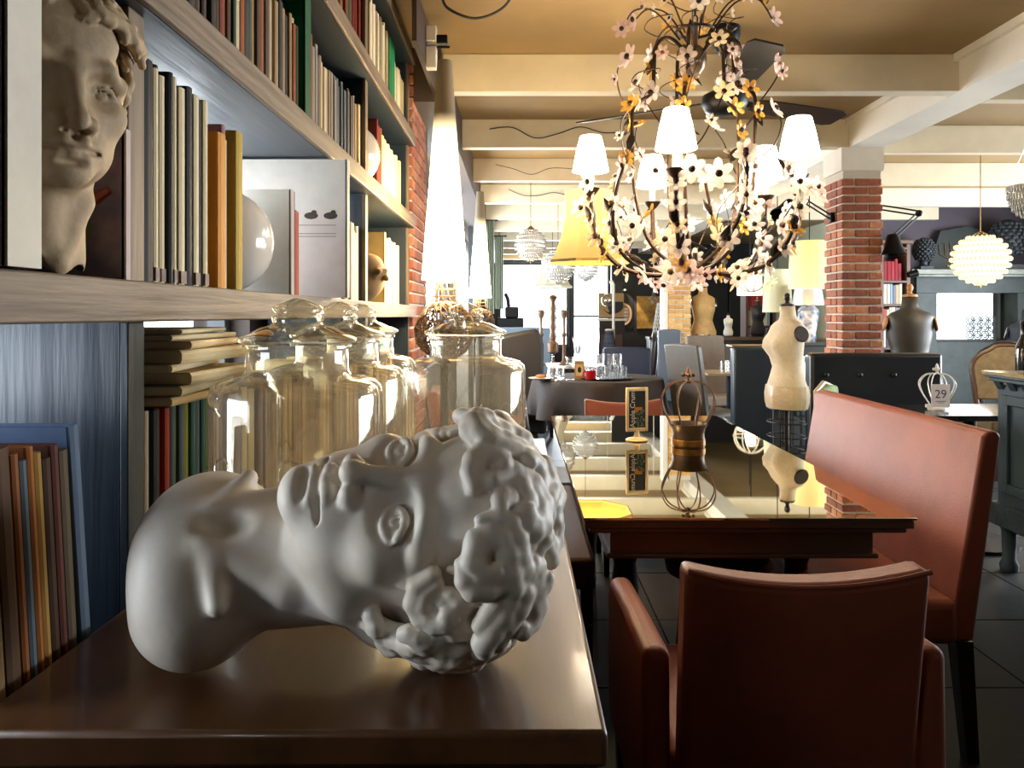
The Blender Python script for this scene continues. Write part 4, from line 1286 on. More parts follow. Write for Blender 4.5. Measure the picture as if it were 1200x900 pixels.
# ------------------------------------------------------------------ black ceiling fan behind the chandelier
FX, FY, FZ = 1.00, 3.72, 2.35
fn = thing('ceiling_fan', 'black ceiling fan hanging behind the flower chandelier', 'ceiling fan', (FX, FY, 0))
obj('canopy', MB().lathe([(0.0, 2.70), (0.075, 2.699), (0.075, 2.66), (0.05, 2.59), (0.02, 2.57), (0.0, 2.57)], 22, caps=False), BLACKMETAL, fn)
obj('rod', MB().tube([(0, 0, 2.58), (0, 0, 2.38)], 0.013, 10), BLACKMETAL, fn)
obj('motor', MB().lathe([(0.0, 2.40), (0.06, 2.395), (0.105, 2.37), (0.11, 2.33), (0.09, 2.295), (0.05, 2.28), (0.0, 2.278)], 26, caps=False), BLACKMETAL, fn)
for k in range(3):
    a = R(27 + 120 * k)
    M = Matrix.Translation((0, 0, FZ)) @ Matrix.Rotation(a, 4, 'Z')
    Mb = M @ Matrix.Rotation(R(-14), 4, 'X')
    bl = obj('blade', MB().loft([[(0.19 + 0.60 * t, y * (0.055 + 0.022 * t), 0.004), (0.19 + 0.60 * t, -y * (0.055 + 0.022 * t), 0.004), (0.19 + 0.60 * t, -y * (0.055 + 0.022 * t), -0.004), (0.19 + 0.60 * t, y * (0.055 + 0.022 * t), -0.004)]
                                    for t, y in ((0, 0.8), (0.1, 1), (0.5, 1), (0.92, 1.0), (1.0, 0.72))], M=Mb), mat('black_blade', '14130f', 0.35), fn)
    obj('bracket', MB().span((0.08, -0.02, -0.006), (0.24, 0.02, 0.002), M=Mb), BLACKMETAL, bl)


# ------------------------------------------------------------------ tall cone floor lamps with wicker feet
def lit_shade(name, col='f2dfae', bright='fff0cf', e_lo=3.2, e_hi=0.2, zlo=0.0, zhi=1.0):
    """cloth shade glowing from the bulb near its foot"""
    m = bpy.data.materials.new(name); m.use_nodes = True
    N, L = m.node_tree.nodes, m.node_tree.links
    b = N['Principled BSDF']; b.inputs['Base Color'].default_value = (*lin(col), 1); b.inputs['Roughness'].default_value = 0.9
    tc = N.new('ShaderNodeTexCoord'); sx = N.new('ShaderNodeSeparateXYZ'); L.new(tc.outputs['Object'], sx.inputs[0])
    mr = N.new('ShaderNodeMapRange'); mr.inputs['From Min'].default_value = zlo; mr.inputs['From Max'].default_value = zhi
    mr.inputs['To Min'].default_value = e_lo; mr.inputs['To Max'].default_value = e_hi; mr.interpolation_type = 'SMOOTHSTEP'
    L.new(sx.outputs['Z'], mr.inputs['Value']); L.new(mr.outputs[0], b.inputs['Emission Strength'])
    b.inputs['Emission Color'].default_value = (*lin(bright), 1)
    nz = N.new('ShaderNodeTexNoise'); nz.inputs['Scale'].default_value = 60
    mp = N.new('ShaderNodeMapping'); mp.inputs['Scale'].default_value = (.3, .3, 3)
    L.new(tc.outputs['Object'], mp.inputs[0]); L.new(mp.outputs[0], nz.inputs['Vector'])
    bp = N.new('ShaderNodeBump'); bp.inputs['Strength'].default_value = 0.2; L.new(nz.outputs['Fac'], bp.inputs['Height']); L.new(bp.outputs[0], b.inputs['Normal'])
    return m


tl = thing('floor_lamp', 'nearer tall cone shaded floor lamp on a woven wicker ball foot', 'floor lamp', (-0.315, 3.30, 0), group='tall cone floor lamps along the windows')
z0, z1 = 1.462, 2.40
obj('shade', MB().lathe([(0.100, z0), (0.098, z0 + .004), (0.060, z0 + 0.5), (0.032, z1), (0.028, z1), (0.056, z0 + 0.5), (0.094, z0 + .004)], 32, caps=False), lit_shade('cone_shade', '7d725c', 'ffe0a8', 60.0, 0.0, z0 - 0.1, z1 - 0.22), tl)
wk = MB()
rw = random.Random(2)
for k in range(46):
    ax = Vector((rw.gauss(0, 1), rw.gauss(0, 1), rw.gauss(0, 1))).normalized()
    u = ax.orthogonal().normalized(); v = ax.cross(u)
    r_ = rw.uniform(0.92, 1.0)
    wk.tube([Vector((0, 0, 1.24)) + (u * math.cos(t) * 0.13 + v * math.sin(t) * 0.13 + ax * math.sqrt(max(0, 1 - 0.92)) * 0.02) * r_ for t in [i * 2 * PI / 16 for i in range(16)]], 0.0028, 4, closed=True)
for k in range(14):
    a = 2 * PI * k / 14; a2 = a + rw.uniform(-1, 1)
    wk.tube([(0.10 * math.cos(a), 0.10 * math.sin(a), 1.32), (0.052 * math.cos(a2), 0.052 * math.sin(a2), 1.38), (0.05 * math.cos(a2 + .3), 0.05 * math.sin(a2 + .3), 1.47)], 0.0028, 4)
for z in (1.39, 1.42, 1.45):
    wk.tube([(0.053 * math.cos(t), 0.053 * math.sin(t), z) for t in [i * 2 * PI / 16 for i in range(16)]], 0.0028, 4, closed=True)
obj('wicker_ball', wk, mat('dark_wicker', '5b4330', 0.6), tl, kind='stuff')
obj('stand', MB().lathe([(0.14, 0.0), (0.14, 0.02), (0.03, 0.04), (0.02, 0.10), (0.02, 1.10), (0.05, 1.115)], 20), BLACKMETAL, tl)
warm_lamp('lamp_bulb', (-0.315, 3.30, 1.50), 10, size=0.05, col=(1.0, 0.66, 0.3))
l2 = dup(tl, (-0.335, 6.8, 0), 0.6, 'farther tall cone shaded floor lamp, slimmer behind the nearer one')
warm_lamp('lamp_bulb', (-0.335, 6.8, 1.50), 10, size=0.05, col=(1.0, 0.66, 0.3))


# ------------------------------------------------------------------ pendants
def cord(parent, x, y, z0, r=0.003, m=BLACKMETAL):
    return obj('cord', MB().tube([(x, y, 2.70), (x, y, z0)], r, 6), m, parent)


def basket_globe(name, p, r, label, group=None, lit=False, flat=1.0):
    """crystal bead pendant: hoops of beads round a metal cage"""
    t = thing(name, label, 'pendant lamp', (p[0], p[1], p[2]), group=group)
    m = mat('bead_crystal_lit', 'd8c69c', 0.4, emit=0.55, ecol='ffe0ac') if lit else mat('bead_crystal', 'b5b1a8', 0.25, metal=.35, spec=.8)
    obj('inner_shade', MB().ball((0, 0, 0), (r * .90, r * .90, r * .90 * flat), 20, 12), mat('lit_inner', 'fff4dc', .6, emit=2.6, ecol='ffeac4') if lit else thin_glass('dim_crystal', (.8, .79, .77), .12, .8, .1, milky=.25), t)
    for k in range(11):
        th = PI * (0.06 + 0.88 * k / 10)
        rr, zz = r * math.sin(th), r * flat * math.cos(th)
        h = MB()
        nb = max(8, int(44 * math.sin(th)))
        for j in range(nb):
            a = 2 * PI * j / nb
            h.ball((rr * math.cos(a), rr * math.sin(a), zz), (r * .062, r * .062, r * .085), 5, 3)
        obj('bead_hoop', h, m, t, smooth=60, fix=False, kind='stuff')
    obj('top_cap', MB().lathe([(0.0, r * flat + 0.03), (0.012, r * flat + 0.03), (r * .28, r * flat * 1.0), (r * .36, r * flat * .93), (0, r * flat * .93)], 16, caps=False), BRASS, t)
    obj('bottom_finial', MB().lathe([(r * .25, -r * flat * .98), (r * .1, -r * flat * 1.05), (0.006, -r * flat * 1.1), (0.002, -r * flat * 1.22)], 12), BRASS, t)
    obj('cord', MB().tube([(0, 0, r * flat + 0.02), (0, 0, 2.70 - p[2])], 0.004, 6), BRASS, t)
    return t


def bag_pendant(name, p, r, h, label, group=None):
    """shallow crystal dish under a ring"""
    t = thing(name, label, 'pendant lamp', (p[0], p[1], p[2]), group=group)
    m = mat('bead_crystal', 'b5b1a8', 0.25, metal=.35, spec=.8)
    obj('ring', MB().lathe([(r, 0.0), (r * 1.02, 0.012), (r, 0.028), (r * .97, 0.012)], 28, caps=False), SILVER, t)
    for k in range(7):
        f = k / 6
        rr, zz = r * math.cos(f * PI / 2 * .94), -h * math.sin(f * PI / 2)
        hp = MB()
        nb = max(6, int(40 * math.cos(f * PI / 2 * .94)))
        for j in range(nb):
            a = 2 * PI * (j + .5 * (k % 2)) / nb
            hp.ball((rr * math.cos(a), rr * math.sin(a), zz), (r * .06, r * .06, h * .13), 5, 3)
        obj('bead_hoop', hp, m, t, smooth=60, fix=False, kind='stuff')
    obj('inner_dish', MB().lathe([(r * .95, 0.0), (r * .80, -h * .5), (r * .45, -h * .85), (0.0, -h * .95)], 24, caps=False), thin_glass('dim_crystal', (.8, .79, .77), .12, .8, .1, milky=.25), t)
    for k in range(3):
        a = k * 2 * PI / 3 + .4
        obj('chain', MB().tube([(r * math.cos(a), r * math.sin(a), 0.02), (0, 0, min(0.35, 2.66 - p[2]))], 0.003, 5), SILVER, t)
    obj('cord', MB().tube([(0, 0, min(0.35, 2.66 - p[2])), (0, 0, 2.70 - p[2])], 0.004, 6), SILVER, t)
    return t


q = at(622, 287, 7.6)
basket_globe('globe_pendant', q, 0.155, 'unlit crystal bead globe pendant hanging left of the yellow pagoda shade')
q = at(654, 312, 8.9)
basket_globe('globe_pendant', q, 0.19, 'unlit crystal globe pendant half hidden by the lower edge of the yellow pagoda shade')
q = at(686, 314, 10.2)
basket_globe('globe_pendant', q, 0.165, 'unlit crystal globe pendant behind the right corner of the yellow pagoda shade')
q = at(1149, 304, 6.2)
basket_globe('globe_pendant', q, 0.212, 'lit crystal bead globe pendant glowing before the mantelpiece', lit=True, flat=0.92)
warm_lamp('globe_bulb', q + Vector((0, 0, -.35)), 5, size=0.15, col=(1, .85, .62))
q = at(1206, 222, 5.2)
bag_pendant('dish_pendant', q, 0.13, 0.18, 'crystal basket pendant cut by the right edge near the ceiling beams')

# orb pendant with wooden hoops behind the flowers
q = at(880, 322, 10.4)
op = thing('orb_pendant', 'white hooped orb pendant with a lit core behind the chandelier', 'pendant lamp', q)
for k in range(4):
    a = k * PI / 4
    obj('hoop', MB().tube([(0.23 * math.cos(a) * math.cos(t), 0.23 * math.sin(a) * math.cos(t), 0.23 * math.sin(t)) for t in [i * 2 * PI / 28 for i in range(28)]], 0.010, 5, closed=True), OFFWHITE, op)
obj('waist_hoop', MB().tube([(0.23 * math.cos(t), 0.23 * math.sin(t), 0) for t in [i * 2 * PI / 28 for i in range(28)]], 0.010, 5, closed=True), OFFWHITE, op)
obj('lamp_core', MB().lathe([(0.0, -0.15), (0.05, -0.12), (0.085, 0), (0.06, 0.12), (0.0, 0.14)], 16, caps=False), mat('lit_core', 'fff0d0', .5, emit=6, ecol='ffe9c0'), op)
obj('cord', MB().tube([(0, 0, 0.22), (0, 0, 2.70 - q[2])], 0.006, 6), BLACKMETAL, op)


# pagoda shades
def pagoda(name, px0, px1, pyt, pyb, pxt, d, label, lit):
    c = at((px0 + px1) / 2, pyb, d)
    rb = (px1 - px0) / 2 * d / F; rt = pxt / 2 * d / F; h = (pyb - pyt) * d / F
    t = thing(name, label, 'pendant lamp', c)
    m = lit_shade('pagoda_shade_lit', 'cfa652', 'ffcf78', 0.42, 1.5, 0, h) if lit else mat('pagoda_shade', 'e6dfca', .8, transl=.6)
    prof = [(rb, 0.0), (rb * 1.0, 0.012), (rb * .86, h * .12), (rb * .70, h * .36), (rb * .58 * .5 + rt * .5, h * .65), (rt, h)]
    # eight sided, concave flanks
    rings = [[(r * math.cos(2 * PI * (j + .5) / 8), r * math.sin(2 * PI * (j + .5) / 8), z) for j in range(8)] for r, z in prof]
    rings += [[(x * .98, y * .98, z) for x, y, z in rg] for rg in reversed(rings)]
    obj('shade', MB().loft(rings, caps=False, closed=True), m, t, smooth=20)
    obj('trim_band', MB().loft([[(r * math.cos(2 * PI * (j + .5) / 8), r * math.sin(2 * PI * (j + .5) / 8), z) for j in range(8)] for r, z in ((rb * 1.005, -0.004), (rb * 1.005, 0.016), (rb * .985, 0.016), (rb * .985, -0.004))], caps=False, closed=True), BRASS if lit else OFFWHITE, t, smooth=20)
    for k in range(2):
        obj('spider', MB().tube([(rt * math.cos(k * PI / 2), rt * math.sin(k * PI / 2), h * .97), (-rt * math.cos(k * PI / 2), -rt * math.sin(k * PI / 2), h * .97)], 0.004, 5), BRASS, t)
    if 2.70 - c[2] - h > 0.01:
        obj('cord', MB().tube([(0, 0, h * .97), (0, 0, 2.70 - c[2])], 0.004, 6), BLACKMETAL, t)
    return c, h


c, h = pagoda('pagoda_pendant', 640, 742, 225, 308, 62, 5.9, 'lit yellow pagoda shaped cloth shade left of the chandelier', True)
warm_lamp('pagoda_bulb', c + Vector((0, 0, .2)), 8, size=.08)
pagoda('pagoda_pendant', 623, 672, 304, 337, 28, 11.6, 'pale unlit pagoda shade hanging against the bright back window', False)


def drum(name, px0, px1, pyt, pyb, taper, d, label, m, lit=0):
    c = at((px0 + px1) / 2, pyb, d)
    r = (px1 - px0) / 2 * d / F; h = (pyb - pyt) * d / F
    t = thing(name, label, 'pendant lamp', c)
    obj('shade', MB().lathe([(r, 0), (r * taper, h), (r * taper * .97, h), (r * .97, 0)], 28, caps=False), m, t)
    obj('spider', MB().tube([(-r * taper * .98, 0, h * .93), (r * taper * .98, 0, h * .93)], 0.005, 5), BRASS, t)
    obj('cord', MB().tube([(0, 0, h * .93), (0, 0, 2.70 - c[2])], 0.005, 6), BLACKMETAL, t)
    if lit: warm_lamp('drum_bulb', c + Vector((0, 0, h * .4)), lit, size=.08)


drum('drum_pendant', 925, 972, 283, 338, .93, 7.4, 'wide lit cream drum shade left of the brick column', lit_shade('drum_lit', 'd2b878', 'ffd998', 0.75, 0.5, 0, .45), 8)
drum('drum_pendant', 894, 928, 316, 366, .85, 8.2, 'greenish white cylinder shade behind the pale dress form', mat('greenish_shade', 'c4c6a8', .8))
drum('drum_pendant', 864, 893, 322, 346, .95, 11.2, 'white drum shade near the far bookcase', lit_shade('far_drum', 'efe6d0', 'fff0d0', 1.8, 1.8, 0, .3))


# ------------------------------------------------------------------ clamp lamps on the brick column, wiring
def anglepoise(name, base, pts, head_dir, label):
    t = thing(name, label, 'wall lamp', base)
    pts = [Vector(p) - Vector(base) for p in pts]
    obj('bracket', MB().box((0, 0, 0), (0.03, 0.05, 0.07)), BLACKMETAL, t, bevel=.004)
    for i in range(len(pts) - 1):
        for s in (-1, 1):
            off = Vector((0, 0.0, 0.016 * s))
            obj('arm_bar', MB().tube([pts[i] + off, pts[i + 1] + off], 0.006, 6), BLACKMETAL, t)
    for p in pts[1:-1]:
        obj('joint', MB().ball(p, 0.025, 10, 6), BLACKMETAL, t)
    q_ = Vector(head_dir).normalized().to_track_quat('-Z', 'Y').to_matrix().to_4x4()
    M = Matrix.Translation(pts[-1]) @ q_
    obj('lamp_head', MB().lathe([(0.0, 0.03), (0.035, 0.025), (0.045, 0.0), (0.06, -0.06), (0.085, -0.12), (0.082, -0.12), (0.055, -0.06), (0.038, 0.0), (0.0, 0.01)], 20, caps=False, M=M), BLACKMETAL, t)
    return t


b0 = Vector((2.605, 5.60, 2.10))
anglepoise('clamp_lamp', b0, [b0, at(1077, 250, 5.5), at(1046, 279, 5.45)], (0.03, -.1, -1), 'black jointed clamp lamp reaching right from the brick column')
b1 = Vector((2.285, 5.60, 2.02))
anglepoise('clamp_lamp', b1, [b1, at(944, 236, 5.5), at(925, 240, 5.3)], (-.5, -.3, -.7), 'black jointed clamp lamp on the left face of the brick column')
jb = thing('junction_box', 'cream electrical junction boxes with a black plug near the bookcase top', 'junction box', (-0.40, 3.55, 2.55))
obj('upper_box', MB().box((0, 0, 0.055), (0.05, 0.05, 0.075)), OFFWHITE, jb, bevel=.005)
obj('lower_box', MB().box((0, 0, -0.055), (0.05, 0.05, 0.10)), OFFWHITE, jb, bevel=.005)
obj('plug', MB().box((0.05, 0, 0.03), (0.05, 0.04, 0.04)).box((0.055, 0, -0.002), (0.06, 0.012, 0.012)), BLACKMETAL, jb, bevel=.004)
obj('back_plate', MB().box((-0.035, 0.12, 0.02), (0.02, 0.9, 0.22)), BROWNWALL, jb)
cw = obj('ceiling_cable', MB().tube(spline([(-0.33, 3.3, 2.695), (-0.30, 3.28, 2.62), (-0.18, 3.25, 2.565), (-0.06, 3.22, 2.60), (0.0, 3.2, 2.695)], 8), 0.006, 6), mat('grey_cable', '3b3d40', .5),
         label='dark cable looping down from the ceiling beside the junction box', cat='cable')
for k, (x0, y, dz) in enumerate(((-0.2, 5.42, 0), (-0.2, 6.83, 0), (-.1, 8.18, 0))):
    pts = [(x0 + 0.16 * i, y - 0.008, 2.60 + 0.03 * math.sin(i * 2.1 + k) + 0.02 * math.cos(i * 1.3)) for i in range(7)]
    obj('beam_cable', MB().tube(spline(pts, 5), 0.004, 5), mat('grey_cable', '3b3d40', .5), label='thin dark cable looping along the %s beam beyond the first one' % ('second', 'third', 'fourth')[k], cat='cable', group='cables along the beams')
# ------------------------------------------------------------------ seats and tables farther back
def side_chair(name, label, cat, loc, rz, m, w=0.46, d=0.46, sz=0.47, bh=1.0, lean=0.10, legm=None, group=None, skirt=False, round_back=False, thick=0.06):
    """upholstered chair facing +y"""
    t = thing(name, label, cat, loc, rz, group)
    lm_ = legm or DARKWOOD
    obj('seat', MB().span((-w / 2, -d / 2, sz - (0.42 if skirt else 0.10)), (w / 2, d / 2, sz)), m, t, bevel=0.02, seg=2)
    if round_back:
        poly = [(-w / 2, sz - .06), (w / 2, sz - .06), (w / 2, bh - w * .3)] + [(w / 2 * math.cos(R(a)), bh - w * .3 + w * .3 * math.sin(R(a))) for a in range(15, 180, 15)] + [(-w / 2, bh - w * .3)]
    else:
        poly = [(-w / 2, sz - .06), (w / 2, sz - .06), (w / 2, bh - .01), (w / 4, bh), (-w / 4, bh), (-w / 2, bh - .01)]
    sh_ = Matrix(((1, 0, 0, 0), (0, 1, -lean, lean * sz), (0, 0, 1, 0), (0, 0, 0, 1)))
    obj('backrest', MB().prism(poly, -d / 2 - thick / 2, -d / 2 + thick / 2, 'y', sh_), m, t, bevel=0.015, seg=2)
    zt = sz - (0.42 if skirt else 0.10)
    for sx in (-1, 1):
        for sy in (-1, 1):
            obj('leg', MB().loft([[(sx * (w / 2 - .035) + a * q, sy * (d / 2 - .035) + b * q, z) for a, b in ((-1, -1), (1, -1), (1, 1), (-1, 1))] for z, q in ((0, 0.013), (zt + .005, 0.02))]), lm_, t)
    return t


# ---- navy high backed chair behind the free standing jar
side_chair('high_back_chair', 'navy high backed leather chair seen edge on beside the free standing jar', 'chair', (0.27, 4.05, 0), -PI / 2, mat('navy_leather', '1a2740', .35, bump=.1, bscale=140), w=0.44, d=0.42, bh=1.06, lean=0.12)

# ---- settle and black tufted bench to the right
sx0 = at(858, 405, 5.2)[0]
t = thing('settle_end', 'tall slate blue leather settle seen from its back, beside the pale dress form', 'settle', (1.85, 6.0, 0))
obj('backrest', MB().span((-0.165, 0, 0.10), (0.155, 0.11, 1.055)), NAVYL, t, bevel=0.02, seg=3)
obj('top_board', MB().span((-0.17, 0.02, 1.055), (0.16, 0.20, 1.072)), mat('pale_oak_board', '8d7a5c', .4), t, bevel=.004)
obj('seat', MB().span((-0.16, 0.111, 0.16), (0.15, 0.36, 0.47)), NAVYL, t, bevel=0.02, seg=2)
obj('plinth', MB().span((-0.13, 0.05, 0), (0.12, 0.34, 0.16)), DARKWOOD, t)

t = thing('tufted_bench', 'black tufted leather bench in front of the brick column', 'bench', (2.33, 4.98, 0))
tb_ = MB().span((-0.43, 0.0, 0.14), (0.43, 0.12, 1.06))
obj('backrest', tb_, BLACKL, t, bevel=0.025, seg=3)
for k in range(4):
    for r in range(2):
        obj('tuft_button', MB().ball((-0.33 + 0.22 * k, -0.002, 0.92 - 0.22 * r), (0.017, 0.008, 0.017), 10, 6), BLACKL, t)
obj('seat', MB().span((-0.43, -0.48, 0.16), (0.43, -0.002, 0.47)), BLACKL, t, bevel=0.025, seg=3)
for sx in (-1, 1):
    for y in (-0.42, 0.06):
        obj('leg', MB().span((sx * .38 - .025, y - .025, 0), (sx * .38 + .025, y + .025, 0.162)), DARKWOOD, t)
cu_ = MB()
cu_.loft([[(x * w_, y * h_ + 0.0, z) for x, y, z in ((-.19, -.045, 0), (.19, -.045, 0), (.19, .045, 0), (-.19, .045, 0))] for z, w_, h_ in ((0, .92, .5), (.03, 1, 1), (.10, 1, 1.1), (.18, .98, .8), (.215, .94, .35))])
obj('cushion', cu_, mat('taupe_satin', '5d524d', .35, bump=.3, bscale=30, detail=2), None, (2.29, 4.86, 0.474), (R(-9), 0, 0), sub=2, smooth=180, label='taupe satin cushion leaning on the black tufted bench', cat='cushion').scale = (1, 1, 2.05)

t = thing('dark_table', 'small dark dining table before the black tufted bench', 'table', (2.60, 4.42, 0))
DTOP = mat('espresso_table_top', '1d1613', .25, coat=.4)
obj('top', MB().span((-0.46, -0.28, 0.735), (0.46, 0.28, 0.765)), DTOP, t, bevel=.004)
obj('column', MB().lathe([(0.25, 0), (0.25, 0.02), (0.04, 0.04), (0.035, 0.735)], 20), BLACKMETAL, t)

def crown_sign(loc, text):
    t = thing('crown_table_sign', 'white wire crown holding the table number 29 on the dark table', 'table sign', loc)
    Wm = mat('white_wire', 'dedbd6', .4)
    obj('foot', MB().lathe([(0.0, 0), (0.05, 0), (0.05, 0.008), (0.02, 0.016), (0.012, 0.03), (0.0, 0.03)], 18, caps=False).span((-.062, -.012, .012), (.062, .012, .03)), Wm, t)
    for k in range(8):
        a = 2 * PI * k / 8
        pts = spline([(0.035 * math.cos(a), 0.035 * math.sin(a), 0.02), (0.085 * math.cos(a), 0.085 * math.sin(a), 0.10), (0.098 * math.cos(a), 0.098 * math.sin(a), 0.155), (0.06 * math.cos(a), 0.06 * math.sin(a), 0.20), (0, 0, 0.208)], 5)
        obj('hoop', MB().tube(pts, 0.0035, 5), Wm, t)
    f = obj('finial', MB().lathe([(0.012, 0.205), (0.006, 0.215), (0.012, 0.235), (0.003, 0.265)], 10).ball((-.018, 0, .232), .009, 8, 5).ball((.018, 0, .232), .009, 8, 5), Wm, t)
    card = obj('number_card', MB().span((-0.092, -0.112, 0.028), (0.012, -0.108, 0.155)), mat('white_card', 'e9e6ea', .6), t)
    INKP = mat('violet_ink', '4a4468', .7)
    writing('numerals', text, 0.068, INKP, card, (-0.04, -0.1125, 0.098), (PI / 2, 0, 0))
    obj('printed_line', MB().span((-.07, -.1124, .058), (-.01, -.112, .061)).span((-.06, -.1124, .050), (-.02, -.112, .0525)), INKP, card)


crown_sign(at(1098, 466, 4.42) * 1.0 - Vector((0, 0, 0)), '29')
bpy.data.objects['crown_table_sign'].location.z = 0.7655

t = side_chair('green_chair', 'pale wooden chair with green fabric back beyond the settee', 'chair', (1.93, 4.17, 0), R(238), mat('apple_green_fabric', '7f9a62', .8, var=.2, vscale=20), w=0.42, d=.4, bh=0.91, legm=mat('pale_frame_wood', 'b59f7c', .5))
obj('frame', MB().tube([(-.21, -.245, .42), (-.215, -.255, .90), (0, -.257, .93), (.215, -.255, .90), (.21, -.245, .42)], .014, 6), mat('pale_frame_wood', 'b59f7c', .5), t)


# ---- dress forms
def dress_form(name, label, loc, rz, m, s=1.0, neck=True, base='cage', capm=None, arm=True, hips=True):
    """tailor's torso; front is -y. z measured from the hip hem"""
    t = thing(name, label, 'dress form', loc, rz)
    t.scale = (s, s, s)
    prof = [(0.00, .150, .118, .00), (0.06, .168, .128, .00), (0.14, .172, .126, .0), (0.22, .142, .104, .0), (0.29, .120, .088, .0), (0.36, .134, .098, -.004), (0.43, .150, .110, -.012), (0.48, .154, .112, -.012),
            (0.53, .160, .104, .0), (0.575, .160, .088, .008), (0.605, .125, .074, .012), (0.625, .078, .062, .014), (0.65, .058, .056, .010), (0.72, .052, .052, .004)]
    if not hips: prof = prof[3:]
    rings = []
    for z, rx, ry, cy in prof:
        rg = []
        for j in range(28):
            a = 2 * PI * j / 28
            x, y = rx * math.cos(a), ry * math.sin(a) + cy
            bust_ = sum(math.exp(-((x - q) / .055) ** 2 - ((z - .445) / .06) ** 2) for q in (-.075, .075))
            if y < 0: y -= 0.05 * bust_
            rg.append((x, y, z))
        rings.append(rg)
    obj('torso', MB().loft(rings), m, t, smooth=180)
    obj('neck_cap', MB().lathe([(0.054, 0.72), (0.05, 0.735), (0.018, 0.742), (0.012, 0.755), (0.02, 0.77), (0.024, 0.785), (0.018, 0.805), (0.006, 0.815)], 16, (0, .004, 0)), capm or DARKWOOD, t)
    if arm:
        for sx in (-1, 1):
            obj('arm_disc', MB().lathe([(0.0, 0.0), (0.056, 0.0), (0.058, 0.006), (0.052, 0.014), (0.0, 0.014)], 20, caps=False, M=Matrix.Translation((sx * .160, 0.0, .525)) @ Matrix.Rotation(sx * R(76), 4, 'Y')), capm or DARKWOOD, t)
    if base == 'cage':
        for z, r_ in ((-0.005, .15), (-.10, .155), (-.2, .155), (-.30, .15)):
            obj('cage_ring', MB().tube([(r_ * math.cos(a), r_ * .8 * math.sin(a), z) for a in [i * 2 * PI / 24 for i in range(24)]], .004, 5, closed=True), BLACKMETAL, t)
        for k in range(12):
            a = 2 * PI * k / 12
            obj('cage_wire', MB().tube([(.15 * math.cos(a), .12 * math.sin(a), 0), (.156 * math.cos(a), .125 * math.sin(a), -.15), (.15 * math.cos(a), .12 * math.sin(a), -.30)], .003, 5), BLACKMETAL, t)
    zb = loc[2] / s
    if base:
        obj('pole', MB().tube([(0, 0, 0.0), (0, 0, -zb + .06)], .016, 8), DARKWOOD, t)
        for k in range(3):
            a = 2 * PI * k / 3 + .4
            obj('foot', MB().tube([(0, 0, -zb + .12), (.14 * math.cos(a), .14 * math.sin(a), -zb + .06), (.24 * math.cos(a), .24 * math.sin(a), -zb + .015)], .014, 7), DARKWOOD, t)
    else:
        obj('base', MB().lathe([(.13, -zb_ if False else -0.03), (.13, -0.012), (.10, 0.0)], 20), DARKWOOD, t)
    return t


p = at(921, 478, 4.80)
df = dress_form('dress_form', 'pale linen dress form on a black wire cage beside the slate blue settle', (1.68, 4.80, 0.73), R(-74), LINEN, 0.88, capm=mat('dark_cap_wood', '2a1d17', .4))
obj('tissue_wrap', MB().loft([[(rx * math.cos(2 * PI * j / 24) * (1 + .05 * math.sin(j * 2.3)), ry * math.sin(2 * PI * j / 24) * (1 + .05 * math.cos(j * 1.7)), z) for j in range(24)] for z, rx, ry in ((-0.002, .158, .125), (.04, .172, .134), (.10, .178, .135), (.16, .170, .126))], caps=False),
    mat('cream_satin', 'cbb99c', .3, bump=.6, bscale=18, detail=2), df)
dress_form('dark_dress_form', 'dark olive leather dress form seen from behind, right of the brick column', (3.52, 6.9, 0.58), R(165), mat('olive_leather', '2b261e', .45, var=.3, vscale=5), 1.24, capm=mat('ochre_wood', '9a6a3a', .5), base='pole')
dress_form('tan_dress_form', 'tan dress form glowing beside the far orange-lit brick column', (2.58, 10.7, 0.93), 0, mat('tan_linen', 'b9935c', .8, var=.15, vscale=12), 1.05, base='pole')
dress_form('black_dress_form', 'small black dress form on the far counter', (3.62, 11.6, 1.0), R(20), mat('black_cloth', '1f1e22', .6), 0.72, base=None, arm=False, capm=mat('gold_cap', 'a57f32', .35, metal=.6))
dress_form('white_dress_form', 'tiny white dress form on the far counter', (3.12, 11.4, 1.0), R(-15), WHITEP, 0.42, base=None, arm=False)
dress_form('slate_dress_form', 'dark slate dress form behind the cabinet at the right edge', (5.05, 7.6, 0.55), R(150), mat('slate_cloth', '2c3440', .6), 1.1, base='pole')

# counter carrying the little dress forms
t = thing('far_counter', 'long low brown counter in front of the dark display wall', 'counter', (3.55, 11.5, 0))
obj('body', MB().span((-0.75, -0.25, 0), (0.75, 0.25, 0.94)), DARKWOOD, t)
obj('top', MB().span((-0.80, -0.30, 0.94), (0.80, 0.30, 0.978)), mat('walnut_top', '5a4433', .4), t, bevel=.005)
for k in range(3):
    dr = obj('door', MB().span((-0.72 + .49 * k, -0.27, .08), (-0.72 + .49 * k + .46, -.25, .88)), mat('grey_panel', '77706a', .6), t, bevel=.004)
    obj('knob', MB().ball((-0.68 + .49 * k, -.28, .5), .015, 8, 6), BRASS, dr)


